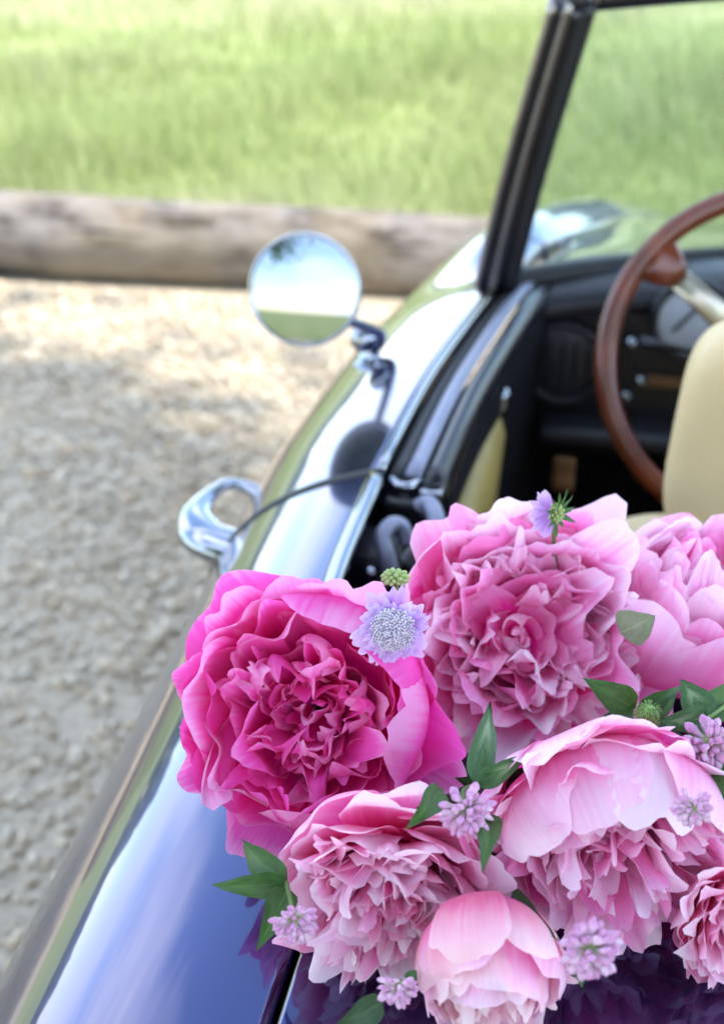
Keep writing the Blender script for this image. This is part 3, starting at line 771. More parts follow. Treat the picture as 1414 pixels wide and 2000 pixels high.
# ------------------------------------------------------------------ flowers
CR = Vector((1, 0, 0)); CU = Vector((0, math.sin(PITCH), math.cos(PITCH))); CT = Vector((0, -math.cos(PITCH), math.sin(PITCH)))
def scr(r, u, t): return (CR*r + CU*u + CT*t)       # a direction in right / up / towards-the-viewer terms
def petal_mat(name, base, mid, tip, transl=0.40, streak=0.30, pm=.70, pt=1.0):
    m, N, L, b = newmat(name); o = N['Material Output']
    b.inputs['Roughness'].default_value = 0.5; b.inputs['Specular IOR Level'].default_value = 0.22
    b.inputs['Sheen Weight'].default_value = 0.12; b.inputs['Sheen Roughness'].default_value = 0.4
    uv = N.new('ShaderNodeUVMap'); sx = N.new('ShaderNodeSeparateXYZ'); L.new(uv.outputs[0], sx.inputs[0])
    oi = N.new('ShaderNodeObjectInfo')
    # veins: noise drawn out along the petal
    mp = N.new('ShaderNodeMapping'); mp.inputs['Scale'].default_value = (26, 1.6, 1); L.new(uv.outputs[0], mp.inputs[0])
    ad = N.new('ShaderNodeVectorMath'); ad.operation = 'ADD'
    mulr = N.new('ShaderNodeVectorMath'); mulr.operation = 'SCALE'; mulr.inputs[0].default_value = (37, 19, 7); L.new(oi.outputs['Random'], mulr.inputs['Scale'])
    L.new(mp.outputs[0], ad.inputs[0]); L.new(mulr.outputs[0], ad.inputs[1])
    n1 = N.new('ShaderNodeTexNoise'); n1.inputs['Scale'].default_value = 1.0; n1.inputs['Detail'].default_value = 4; L.new(ad.outputs[0], n1.inputs['Vector'])
    # blotches
    mp2 = N.new('ShaderNodeMapping'); mp2.inputs['Scale'].default_value = (2.2, 2.2, 1); L.new(uv.outputs[0], mp2.inputs[0])
    ad2 = N.new('ShaderNodeVectorMath'); ad2.operation = 'ADD'; L.new(mp2.outputs[0], ad2.inputs[0]); L.new(mulr.outputs[0], ad2.inputs[1])
    n2 = N.new('ShaderNodeTexNoise'); n2.inputs['Scale'].default_value = 1.0; n2.inputs['Detail'].default_value = 3; L.new(ad2.outputs[0], n2.inputs['Vector'])
    def math_(op, a, b_):
        q = N.new('ShaderNodeMath'); q.operation = op
        for i, z in enumerate((a, b_)):
            if isinstance(z, (int, float)): q.inputs[i].default_value = z
            else: L.new(z, q.inputs[i])
        return q.outputs[0]
    v1 = math_('MULTIPLY', math_('SUBTRACT', n1.outputs['Fac'], 0.5), streak)
    v2 = math_('MULTIPLY', math_('SUBTRACT', n2.outputs['Fac'], 0.5), 0.55)
    v3 = math_('MULTIPLY', math_('SUBTRACT', oi.outputs['Random'], 0.5), 0.34)
    fac = math_('SUBTRACT', math_('ADD', math_('ADD', math_('ADD', sx.outputs['Y'], v1), v2), v3), .04)
    r = N.new('ShaderNodeValToRGB'); e = r.color_ramp.elements
    e[0].position = 0.30; e[0].color = base+(1,); e[1].position = pt; e[1].color = tip+(1,)
    q = e.new(pm); q.color = mid+(1,)
    L.new(fac, r.inputs['Fac'])
    L.new(r.outputs['Color'], b.inputs['Base Color'])
    bp = N.new('ShaderNodeBump'); bp.inputs['Strength'].default_value = 0.35; bp.inputs['Distance'].default_value = 0.0012
    L.new(n1.outputs['Fac'], bp.inputs['Height']); L.new(bp.outputs[0], b.inputs['Normal'])
    tr = N.new('ShaderNodeBsdfTranslucent'); ms = N.new('ShaderNodeMixShader'); ms.inputs[0].default_value = transl
    L.new(r.outputs['Color'], tr.inputs['Color']); L.new(b.outputs[0], ms.inputs[1]); L.new(tr.outputs[0], ms.inputs[2]); L.new(ms.outputs[0], o.inputs['Surface'])
    return m
P_hot = petal_mat('petal_hot_pink', (0.92, 0.008, 0.40), (0.95, 0.14, 0.58), (0.96, 0.46, 0.78),.45, pm=.80, pt=1.0)
P_pink = petal_mat('petal_pink', (0.94, 0.035, 0.42), (0.96, 0.37, 0.67), (0.98, 0.74, 0.89),.45, pm=.80, pt=1.0)
P_pale = petal_mat('petal_pale_pink', (0.94, 0.12, 0.48), (0.96, 0.55, 0.76), (0.98, 0.82, 0.91), .45)
P_dusk = petal_mat('petal_dusky_pink', (0.93, 0.045, 0.40), (0.96, 0.44, 0.67), (0.97, 0.77, 0.87),.45, pm=.80, pt=1.0)
P_peach = petal_mat('petal_peach_pink', (0.93, 0.22, 0.42), (0.96, 0.60, 0.69), (0.97, 0.81, 0.82), .45)
M_stem = plain('stem_green', (0.10, 0.17, 0.035), 0.5, var=0.25)
M_sepal = ramp_mat('sepal', [(0.13, 0.19, 0.07), (0.20, 0.26, 0.11), (0.27, 0.30, 0.15)], (1, 1, 1), 60, 0.55, 0.2, 0.001, transl=0.2)

def bez(P, t):
    P = np.asarray(P, float); t = t[..., None]
    return ((1-t)**3)*P[0] + 3*((1-t)**2)*t*P[1] + 3*(1-t)*t*t*P[2] + t**3*P[3]
def vnoise(rg, S, T, fs, ft, n=6):
    """smooth band-limited random field over the petal"""
    o = np.zeros(np.broadcast(S, T).shape)
    for _ in range(n):
        a, b = rg.normal()*fs, rg.normal()*ft
        o = o + np.sin(a*S + b*T + rg.uniform(0, 6.28))
    return o/math.sqrt(n/2)
def petal_arrays(rg, prof, W, phi0, ruf=.06, notch=.08, curl=0.0, nt=17, ns=19, tilt=0.0, fold=0.0, lobes=2.0, lean=0.0, flip=0.0):
    """one petal in flower units (radius 1, axis +z). prof: bezier of (r, h); W half width"""
    t = np.linspace(0, 1, nt)[:, None]; s = np.linspace(-1, 1, ns)[None, :]
    ph = rg.uniform(0, 6.28, 10)
    # outline: rounded, with a couple of lobes and an occasional ragged nick
    lob = np.abs(np.sin(lobes*1.35*s + ph[0]))
    nick = np.maximum(0, np.sin(7.5*s+ph[1]))**3*.5 + np.maximum(0, np.sin(15*s+ph[2]))**3*.3
    edge = 1 - .24*np.abs(s)**2.8 - notch*(1-lob)**1.5*1.3 - notch*.5*nick
    te = t*edge
    rh = bez(prof, te); r, h = rh[..., 0], rh[..., 1]
    wid = W*(.22+.78*np.sin(np.pi*(.04+.60*te)))
    phi = phi0 + s*wid/np.maximum(r, .42*W) + tilt*te
    q = te**1.5
    k1 = 1.8+1.2*rg.random(); k2 = 4+2.5*rg.random(); k3 = 8+4*rg.random()
    wave = .60*np.sin(k1*s*1.5+ph[4]) + .45*np.sin(k2*s+ph[5]+1.5*te)*te + .22*np.sin(k3*s+ph[6]+2*te)*te**3
    dr = ruf*q*(wave + .35*vnoise(rg, s, te, 2.5, 3.5))
    dr = dr - curl*(s**2)*q*W*.6 + fold*W*np.exp(-(s/.16)**2)*te
    dh = ruf*.7*q*(.6*np.sin(k2*s*.8+ph[9])+.35*np.sin(k3*s*.7+ph[2])*te)
    # rolled lip: the last part of the petal turns outwards (+) or inwards (-)
    lip = np.maximum(0, te-.78)/.22
    dr = dr + flip*lip**2*.16*(1+.5*np.sin(k2*s+ph[7])); dh = dh - abs(flip)*lip**2*.07
    r = r+dr; h = h+dh
    V = np.stack([r*np.cos(phi), r*np.sin(phi), h], -1).reshape(-1, 3)
    if lean:
        ax = np.array([-math.sin(phi0), math.cos(phi0), 0]); ax = ax*math.cos(ph[3]) + np.array([math.cos(phi0), math.sin(phi0), 0])*math.sin(ph[3])
        o = np.array([0, 0, prof[0][1]]); Vc = V-o; c, sn = math.cos(lean), math.sin(lean)
        V = Vc*c + np.cross(ax, Vc)*sn + np.outer(Vc@ax, ax)*(1-c) + o
    uv = np.stack(np.broadcast_arrays((s+1)/2, .72*t + .28*te), -1).reshape(-1, 2)
    return V, uv
_FC = {}
def petal_faces(nt, ns):
    if (nt, ns) not in _FC: _FC[(nt, ns)] = grid_faces(nt, ns)
    return _FC[(nt, ns)]
def frame(axis, roll_up=None):
    z = axis.normalized(); upv = CU if roll_up is None else roll_up
    x = CR - z*CR.dot(z)
    if x.length < .2: x = CU - z*CU.dot(z)
    x.normalize(); y = z.cross(x)
    return Matrix((x, y, z)).transposed()
def peony(px, py, z, rad_px, axis, mats, layers, label, seed, extra=(), under=(), squash=(1, 1, 1), loose=0, top_h=lambda r: .35):
    d = pix_dir(px, py); t = (z-CAM_H)/d.z; C = CAMP + d*t; R = rad_px/FPX*t
    root = empty('peony', C); tag(root, label, 'peony', 'peonies in the bouquet on the boot lid')
    rg = np.random.default_rng(seed); M = np.array(frame(axis)) @ np.diag(squash)
    cnt = 0
    def add(prof, W, phi, mat, **kw):
        V, uv = petal_arrays(rg, prof, W, phi, **kw)
        put('petal', (V*R) @ M.T, petal_faces(17, 19), mat, root, True, uv)
    for Ly in layers:
        n = Ly['n']; off = rg.uniform(0, 6.28)
        for i in range(n):
            a = off + 2*math.pi*(i + rg.uniform(-.28, .28)*Ly.get('jit', 1))/n
            if 'arc' in Ly:
                lo, hi = Ly['arc']; a = math.radians(lo + (hi-lo)*(i+.5+rg.uniform(-.3, .3))/n)
            P = np.array(Ly['prof'], float)
            sc = 1 + rg.normal()*Ly.get('var', .06)
            P = P*sc; P[3] += rg.normal(size=2)*Ly.get('tipvar', .06); P[2] += rg.normal(size=2)*Ly.get('tipvar', .06)*.6
            mat = mats[min(Ly.get('mat', 0), len(mats)-1)]
            add(P, Ly['W']*(1+rg.normal()*.14), a, mat, ruf=Ly.get('ruf', .06), notch=Ly.get('notch', .08), curl=rg.normal()*.12 + Ly.get('curl', 0),
                tilt=rg.normal()*Ly.get('tw', .16), fold=rg.normal()*.05, lobes=1.0+1.4*rg.random(), lean=rg.normal()*Ly.get('lean', .07), flip=rg.normal()*.55+Ly.get('flip', .15))
            cnt += 1
    for i in range(loose):
        r = rg.uniform(.30, .92); a = rg.uniform(0, 6.28); h = top_h(r) + rg.normal()*.05
        P = np.array([(r*.35, -.35), (r*.7, -.25), (r*.95, h*.3), (r*1.02, h)])
        add(P, rg.uniform(.13, .26), a, mats[int(rg.integers(0, len(mats)))], ruf=.13, notch=.16, curl=rg.normal()*.3, tilt=rg.normal()*.4, fold=rg.normal()*.12, lobes=1.5+rg.random(), lean=rg.normal()*.18, flip=rg.normal()*.7)
    for (prof, W, ph, kw) in extra:
        kw = dict(kw); mi = kw.pop('mat', 0)
        add(np.array(prof, float), W, math.radians(ph), mats[mi], **kw)
    # short stem tucked under the bloom
    ax = axis.normalized(); b0 = C - ax*R*.5
    m1 = b0 - ax*R*.3; m1.z = max(m1.z, .93); e = m1 + Vector((.02, .01, 0)); e.z = max(m1.z-.03, .922)
    v, f = tube_vf([p - C for p in crom([b0, m1, e], 5)], .0035, 8); put('stem', v, f, M_stem, root)
    UNDER.append((root, C, R, M, under))
    return root

# nested layers, from guard petals to the heart -- (r, h) control points in units of the radius
def row(n, W, p1, p2, p3, base=-.5, **k): return dict(n=n, W=W, prof=[(.05, base), p1, p2, p3], **k)
def guard(n=8, W=.52, tip=(1.0, .25), **k): return row(n, W, (.72, -.62), (1.02, -.18), tip, -.62, **k)
OPEN = [guard(8, .56, (1.04, .20), ruf=.07, notch=.05),
        row(7, .50, (.75, -.5), (1.0, -.05), (.92, .40), ruf=.09, notch=.08, var=.07),
        row(8, .42, (.62, -.48), (.86, -.1), (.76, .36), ruf=.11, notch=.11, var=.10, lean=.10),
        row(8, .38, (.5, -.45), (.70, -.1), (.62, .30), ruf=.12, notch=.12, var=.12, lean=.12),
        row(8, .33, (.4, -.42), (.56, -.1), (.50, .27), ruf=.12, notch=.13, var=.14, lean=.14),
        row(8, .27, (.3, -.40), (.42, -.1), (.36, .22), ruf=.10, notch=.14, var=.15, lean=.16),
        row(7, .20, (.2, -.38), (.28, -.1), (.22, .15), ruf=.08, notch=.14, var=.15, lean=.18),
        row(6, .14, (.1, -.35), (.16, -.1), (.10, .10), ruf=.05, notch=.14, lean=.2)]
def full(k=1.0, top=.42, hollow=0.0):
    """a packed, domed bloom: rows rise towards the heart, tips opening outwards so that the faces show"""
    L_ = [guard(8, .56, (1.04, .05), ruf=.06, notch=.05)]
    for i, (n, W, r) in enumerate([(8, .52, .97), (9, .48, .86), (10, .44, .74), (10, .40, .61), (9, .36, .48), (8, .30, .35), (7, .24, .22)]):
        h = .12 + top*(1-r**2)*1.05 - hollow*(1-r)**2
        L_.append(row(n, W, (r*.62, -.45), (r*.92, h*.25-.1), (r*1.04, h), ruf=.105*k, notch=.12, tipvar=.09, var=.08, lean=.13, tw=.25, flip=.35, mat=i % 2))
    if hollow: L_ = L_[:-2] + [row(7, .34, (.2, -.12), (.36, -.02), (.42, .20), -.2, ruf=.06, notch=.06, lean=.1, flip=0, mat=0), row(5, .26, (.12, -.10), (.2, -.06), (.26, .08), -.18, ruf=.05, notch=.08, flip=-.2), row(4, .15, (.05, -.08), (.1, -.02), (.1, .10), -.14, ruf=.05, notch=.1, lean=.2)]; return L_
    L_.append(row(6, .16, (.12, -.2), (.16, .1), (.10, .12+top-hollow), ruf=.05, notch=.14, lean=.2)); return L_
def ball(top=.75):
    """imbricated closed bloom: broad petals folding over towards the apex"""
    return [dict(n=7, W=.62, prof=[(.08, -.78), (.85, -.80), (1.14, .0), (.94, .40)], ruf=.045, notch=.06, curl=.1, flip=0),
            dict(n=7, W=.60, prof=[(.08, -.75), (.82, -.72), (1.06, .10), (.82, .56)], ruf=.05, notch=.08, curl=.1, flip=.1, mat=1),
            dict(n=8, W=.54, prof=[(.08, -.7), (.78, -.6), (1.0, .25), (.68, top)], ruf=.06, notch=.10),
            dict(n=8, W=.48, prof=[(.08, -.6), (.66, -.5), (.88, .30), (.54, top+.08)], ruf=.09, notch=.12, mat=1),
            dict(n=8, W=.40, prof=[(.06, -.5), (.5, -.4), (.68, .4), (.40, top+.12)], ruf=.10, notch=.14, lean=.12),
            dict(n=8, W=.32, prof=[(.05, -.4), (.34, -.3), (.46, .4), (.26, top+.12)], ruf=.10, notch=.14, lean=.14),
            dict(n=7, W=.22, prof=[(.03, -.3), (.2, -.2), (.26, .4), (.12, top+.08)], ruf=.08, notch=.14, lean=.16)]

UNDER = []
# hot pink bloom, open cup towards the viewer
peony(606, 1384, .978, 240, scr(-.12, .10, 1), [P_hot], OPEN,
      'hot magenta-pink open peony beside the lilac pincushion flower, bloom nearest the door', 11, loose=22, top_h=lambda r: .14+.32*r,
      extra=[([(.1, -.55), (1.0, -.55), (1.18, .34), (.70, .50)], .60, 66, dict(ruf=.04, notch=.04, curl=.1)),
             ([(.1, -.55), (1.0, -.55), (1.20, .34), (.66, .50)], .60, 28, dict(ruf=.04, notch=.05, curl=.1)),
             ([(.1, -.55), (1.0, -.55), (1.20, .30), (.68, .50)], .56, -10, dict(ruf=.045, notch=.06, curl=.1)),
             ([(.1, -.6), (1.0, -.62), (1.16, .22), (.74, .46)], .60, -80, dict(ruf=.03, notch=.03, curl=.1)),
             ([(.1, -.6), (.8, -.7), (1.15, -.3), (1.38, .05)], .30, -28, dict(ruf=.08, notch=.06)),
             ([(.1, -.6), (.8, -.7), (1.1, -.3), (1.30, -.02)], .34, -115, dict(ruf=.06, notch=.05)),
             ([(.1, -.6), (.8, -.5), (1.0, 0), (1.10, .25)], .34, 168, dict(ruf=.09, notch=.08)),
             ([(.1, -.6), (.8, -.5), (1.0, 0), (1.12, .2)], .34, 205, dict(ruf=.08, notch=.08)),
             ([(.1, -.6), (.8, -.5), (1.0, 0), (1.10, .25)], .36, 128, dict(ruf=.09, notch=.08))])
# big pale-and-pink bloom
peony(1018, 1240, .972, 238, scr(.05, .12, 1), [P_pink, P_pale], full(1.1, .46, .25),
      'large light pink ruffled peony with a pink hollow heart, between hot pink bloom and seat', 23, under=(-60, -112), loose=26, top_h=lambda r: .30+.12*r,
      extra=[([(.1, -.55), (.9, -.55), (1.1, 0), (1.02, .40)], .5, 150, dict(ruf=.05, notch=.06, mat=1)),
             ([(.1, -.55), (.9, -.55), (1.1, 0), (1.02, .30)], .5, 195, dict(ruf=.05, notch=.06, mat=1)),
             ([(.1, -.55), (.8, -.5), (1.0, 0), (1.12, .25)], .34, 62, dict(ruf=.07, notch=.06)),
             ([(.1, -.55), (.8, -.5), (1.0, 0), (1.12, .2)], .30, 100, dict(ruf=.07, notch=.06, mat=1)),
             ([(.1, -.55), (.85, -.6), (1.08, -.2), (1.20, .02)], .48, -62, dict(ruf=.08, notch=.06)),
             ([(.1, -.55), (.85, -.6), (1.08, -.2), (1.20, .02)], .46, -98, dict(ruf=.08, notch=.06, mat=1)),
             ([(.1, -.55), (.85, -.6), (1.05, -.2), (1.15, .02)], .44, -130, dict(ruf=.08, notch=.06)),
             ([(.1, -.5), (.6, -.4), (.85, .1), (.80, .52)], .46, 20, dict(ruf=.10, notch=.07, flip=.5)),
             ([(.1, -.5), (.6, -.4), (.80, .1), (.72, .54)], .42, -18, dict(ruf=.10, notch=.07, flip=.5)),
             ([(.1, -.5), (.6, -.4), (.78, .1), (.70, .52)], .46, 74, dict(ruf=.10, notch=.07, flip=.4))])
# closed bloom at the seat side
peony(1348, 1196, .968, 198, scr(.25, .80, .45), [P_pink, P_pale], ball(.7),
      'round half-closed pink peony in front of the cream headrest, smooth outer petals', 31, under=(215,), squash=(1, 1, .95))
# lower left, pale
peony(768, 1752, .938, 214, scr(-.05, -.45, .9), [P_dusk, P_pale], full(1.1, .45),
      'pale dusky pink ruffled peony below the hot pink one, three-part green leaf at its side', 47, under=(20, 55), loose=34, top_h=lambda r: .56-.38*r*r,
      extra=[([(.1, -.6), (.8, -.7), (1.15, -.3), (1.22, -.05)], .5, 225, dict(ruf=.05, notch=.04, mat=1)),
             ([(.1, -.6), (.8, -.7), (1.12, -.3), (1.15, -.02)], .45, 262, dict(ruf=.05, notch=.04, mat=1)),
             ([(.1, -.6), (.8, -.7), (1.1, -.2), (1.08, .15)], .4, 180, dict(ruf=.05, notch=.04, mat=1))])
# right, large pale
peony(1190, 1634, .966, 246, scr(.08, -.45, .9), [P_pink, P_pale], full(1.05, .5),
      'big blush pink peony with broad pale petals folded over its top, beside the clover leaves', 59, under=(165, 195), loose=22, top_h=lambda r: .60-.42*r*r,
      extra=[([(.1, -.6), (.95, -.55), (1.15, .2), (.62, .62)], .52, 110, dict(ruf=.035, notch=.05, mat=1)),
             ([(.1, -.6), (.95, -.55), (1.15, .2), (.55, .66)], .52, 75, dict(ruf=.035, notch=.05, mat=1)),
             ([(.1, -.6), (.95, -.55), (1.12, .2), (.70, .58)], .48, 145, dict(ruf=.04, notch=.05, mat=1)),
             ([(.1, -.6), (.95, -.55), (1.12, .2), (.75, .55)], .48, 42, dict(ruf=.04, notch=.05, mat=1)),
             ([(.1, -.6), (.9, -.55), (1.12, -.1), (1.18, .22)], .44, 150, dict(ruf=.07, notch=.06)),
             ([(.1, -.6), (.9, -.55), (1.12, -.1), (1.16, .22)], .44, 182, dict(ruf=.07, notch=.06)),
             ([(.1, -.6), (.9, -.55), (1.12, -.1), (1.14, .22)], .42, 118, dict(ruf=.07, notch=.06, mat=1)),
             ([(.1, -.6), (.9, -.7), (1.15, -.3), (1.22, -.15)], .5, 285, dict(ruf=.06, notch=.05, mat=1)),
             ([(.1, -.6), (.9, -.7), (1.15, -.3), (1.25, -.1)], .5, 320, dict(ruf=.06, notch=.05, mat=1)),
             ([(.1, -.6), (.9, -.7), (1.15, -.3), (1.2, -.1)], .5, 350, dict(ruf=.06, notch=.05, mat=1))])
# small peach bloom at the bottom, hanging forward
peony(950, 1880, .945, 150, scr(.05, -.72, .6), [P_peach, P_pale], ball(.72),
      'small peach-pink cupped peony lowest in the bouquet, nodding over the boot lid', 67)
# right edge, partly out of the picture
peony(1440, 1800, .940, 130, scr(.3, -.3, .9), [P_dusk, P_pale], full(1.0, .4),
      'pink peony half hidden behind the big blush bloom on the lid side', 71)
# ------------------------------------------------------------------ small flowers and leaves
def leaf_mat(name, dark, mid, mark):
    m, N, L, b = newmat(name); o = N['Material Output']
    b.inputs['Roughness'].default_value = 0.34; b.inputs['Specular IOR Level'].default_value = 0.5
    uv = N.new('ShaderNodeUVMap'); sx = N.new('ShaderNodeSeparateXYZ'); L.new(uv.outputs[0], sx.inputs[0])
    def math_(op, a, b_=0.0):
        q = N.new('ShaderNodeMath'); q.operation = op
        for i, z in enumerate((a, b_)):
            if isinstance(z, (int, float)): q.inputs[i].default_value = z
            else: L.new(z, q.inputs[i])
        return q.outputs[0]
    sa = math_('ABSOLUTE', math_('SUBTRACT', sx.outputs['X'], .5))
    # herringbone side veins
    vv = math_('SINE', math_('MULTIPLY', math_('SUBTRACT', sx.outputs['Y'], math_('MULTIPLY', sa, 0.55)), 95))
    vein = math_('MULTIPLY', math_('POWER', math_('ABSOLUTE', vv), 6), 1.0)
    n = N.new('ShaderNodeTexNoise'); n.inputs['Scale'].default_value = 7; n.inputs['Detail'].default_value = 6; L.new(uv.outputs[0], n.inputs['Vector'])
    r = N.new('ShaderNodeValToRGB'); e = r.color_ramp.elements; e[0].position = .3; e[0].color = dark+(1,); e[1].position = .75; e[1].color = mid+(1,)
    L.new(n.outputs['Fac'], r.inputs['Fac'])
    # pale chevron across the middle of the leaflet
    d = math_('ABSOLUTE', math_('SUBTRACT', math_('ADD', sx.outputs['Y'], math_('MULTIPLY', sa, .9)), .62))
    d = math_('ADD', d, math_('MULTIPLY', math_('SUBTRACT', n.outputs['Fac'], .5), .35))
    mr = N.new('ShaderNodeMapRange'); mr.interpolation_type = 'SMOOTHSTEP'; mr.inputs['From Min'].default_value = .22; mr.inputs['From Max'].default_value = .04
    L.new(d, mr.inputs['Value'])
    fade = math_('MULTIPLY', mr.outputs[0], math_('MAXIMUM', math_('SUBTRACT', 1.0, math_('MULTIPLY', sa, 3.4)), 0))
    mx = N.new('ShaderNodeMix'); mx.data_type = 'RGBA'; mx.inputs['B'].default_value = mark+(1,)
    L.new(math_('MULTIPLY', fade, 1.0), mx.inputs['Factor']); L.new(r.outputs['Color'], mx.inputs['A'])
    # midrib
    rib = N.new('ShaderNodeMapRange'); rib.inputs['From Min'].default_value = .016; rib.inputs['From Max'].default_value = .004; L.new(sa, rib.inputs['Value'])
    m2 = N.new('ShaderNodeMix'); m2.data_type = 'RGBA'; m2.inputs['B'].default_value = tuple(min(1, c*1.7) for c in mid)+(1,)
    L.new(math_('MULTIPLY', rib.outputs[0], .7), m2.inputs['Factor']); L.new(mx.outputs['Result'], m2.inputs['A'])
    L.new(m2.outputs['Result'], b.inputs['Base Color'])
    bp = N.new('ShaderNodeBump'); bp.inputs['Strength'].default_value = .35; bp.inputs['Distance'].default_value = .0012
    L.new(math_('SUBTRACT', n.outputs['Fac'], math_('MULTIPLY', vein, .8)), bp.inputs['Height']); L.new(bp.outputs[0], b.inputs['Normal'])
    tr = N.new('ShaderNodeBsdfTranslucent'); ms = N.new('ShaderNodeMixShader'); ms.inputs[0].default_value = .25
    L.new(m2.outputs['Result'], tr.inputs['Color']); L.new(b.outputs[0], ms.inputs[1]); L.new(tr.outputs[0], ms.inputs[2]); L.new(ms.outputs[0], o.inputs['Surface'])
    return m
M_clover = leaf_mat('clover_leaf', (0.028, 0.085, 0.020), (0.055, 0.15, 0.030), (0.26, 0.36, 0.17))
M_plain = leaf_mat('plain_leaf', (0.03, 0.085, 0.015), (0.06, 0.16, 0.02), (0.07, 0.17, 0.03))
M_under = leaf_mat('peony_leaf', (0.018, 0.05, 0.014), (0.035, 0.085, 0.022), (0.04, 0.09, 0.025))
M_greyleaf = leaf_mat('pale_underleaf', (0.20, 0.25, 0.13), (0.29, 0.33, 0.19), (0.30, 0.34, 0.20))
def leaf(base, tip, wpx_m, root, mat, seed, fold=.25, arch=.10, shape=(.5, 1.0), nrm=None, name='leaf'):
    """base, tip world points; wpx_m full width in metres"""
    rg = np.random.default_rng(seed); ax = tip - base; ln = ax.length; y = ax.normalized()
    n0 = (nrm or CT); z = (n0 - y*n0.dot(y)).normalized(); x = y.cross(z)
    nt, ns = 15, 9; V = []; uv = []
    p1, p2, p3 = rg.uniform(0, 6.28, 3)
    for i in range(nt):
        t = i/(nt-1)
        wd = wpx_m/2*max(.02, (math.sin(math.pi*t**shape[0]*.999)**shape[1])) if i else wpx_m*.02
        for j in range(ns):
            s = -1 + 2*j/(ns-1)
            h = fold*abs(s)*wd + arch*ln*math.sin(math.pi*t) - arch*ln*.3*t + .03*ln*math.sin(5*t+p1+2*s)*abs(s) + .012*ln*math.sin(13*t+p2)*s*s
            sx = s*wd*(1+.03*math.sin(17*t+p3))
            V.append(base + y*(t*ln) + x*sx + z*h - root.location); uv.append(((s+1)/2, t))
    o = put(name, V, grid_faces(nt, ns), mat, root, True, uv)
    return o
def pxm(px, py, z):   # metres per pixel there
    d = pix_dir(px, py); return ((z-CAM_H)/d.z)/FPX
def leaf_px(root, b, t, wpx, mat, seed, zb=.99, zt=.995, **k):
    return leaf(at_z(b[0], b[1], zb), at_z(t[0], t[1], zt), wpx*pxm(b[0], b[1], zb), root, mat, seed, **k)
# foliage of the peonies showing between the blooms
sd_ = 100
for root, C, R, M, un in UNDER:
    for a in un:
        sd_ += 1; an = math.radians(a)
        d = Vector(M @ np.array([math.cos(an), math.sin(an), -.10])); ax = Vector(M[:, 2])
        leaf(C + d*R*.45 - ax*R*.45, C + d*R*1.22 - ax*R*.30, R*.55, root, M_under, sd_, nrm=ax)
D_ROOT = UNDER[2][0]
leaf_px(D_ROOT, (1210, 1236), (1276, 1203), 78, M_greyleaf, 5, 1.005, 1.025, shape=(.62, .8), fold=-.15, name='sepal')

# --- clover
def floret_mesh():
    prof = [(.15, .05), (.32, .07), (.52, .085), (.66, .12), (.80, .135), (.92, .095), (1.0, .02)]
    V = []; uv = []; seg = 6
    for i, (t, r) in enumerate(prof):
        for k in range(seg):
            a = 2*math.pi*k/seg; V.append((r*math.cos(a)*(1.15 if i > 3 else 1), r*math.sin(a)*.8 + .10*t*t, t)); uv.append((k/seg, t))
    F = grid_faces(len(prof), seg, True)
    me = put('floret', V, F, None, None, True, uv)
    d = me.data; bpy.data.objects.remove(me); return d
def grad_mat(name, stops, rough=.5, transl=.25):
    m, N, L, b = newmat(name); o = N['Material Output']; b.inputs['Roughness'].default_value = rough; b.inputs['Specular IOR Level'].default_value = .3
    uv = N.new('ShaderNodeUVMap'); sx = N.new('ShaderNodeSeparateXYZ'); L.new(uv.outputs[0], sx.inputs[0])
    oi = N.new('ShaderNodeObjectInfo'); a = N.new('ShaderNodeMath'); a.operation = 'MULTIPLY_ADD'; a.inputs[1].default_value = .30; L.new(oi.outputs['Random'], a.inputs[0])
    sb = N.new('ShaderNodeMath'); sb.operation = 'SUBTRACT'; sb.inputs[1].default_value = .15; L.new(sx.outputs['Y'], sb.inputs[0]); L.new(sb.outputs[0], a.inputs[2])
    r = N.new('ShaderNodeValToRGB'); e = r.color_ramp.elements
    e[0].position = stops[0][0]; e[0].color = stops[0][1]+(1,); e[1].position = stops[-1][0]; e[1].color = stops[-1][1]+(1,)
    for p, c in stops[1:-1]: q = e.new(p); q.color = c+(1,)
    L.new(a.outputs[0], r.inputs['Fac']); L.new(r.outputs['Color'], b.inputs['Base Color'])
    tr = N.new('ShaderNodeBsdfTranslucent'); ms = N.new('ShaderNodeMixShader'); ms.inputs[0].default_value = transl
    L.new(r.outputs['Color'], tr.inputs['Color']); L.new(b.outputs[0], ms.inputs[1]); L.new(tr.outputs[0], ms.inputs[2]); L.new(ms.outputs[0], o.inputs['Surface'])
    return m
M_floret = grad_mat('clover_floret', [(.16, (.30, .38, .14)), (.36, (.80, .74, .62)), (.64, (.88, .68, .80)), (.95, (.70, .34, .58))])
FLO = floret_mesh(); FLO.materials.append(M_floret)
M_hair = plain('green_hair', (0.22, 0.33, 0.10), .6, var=.25)
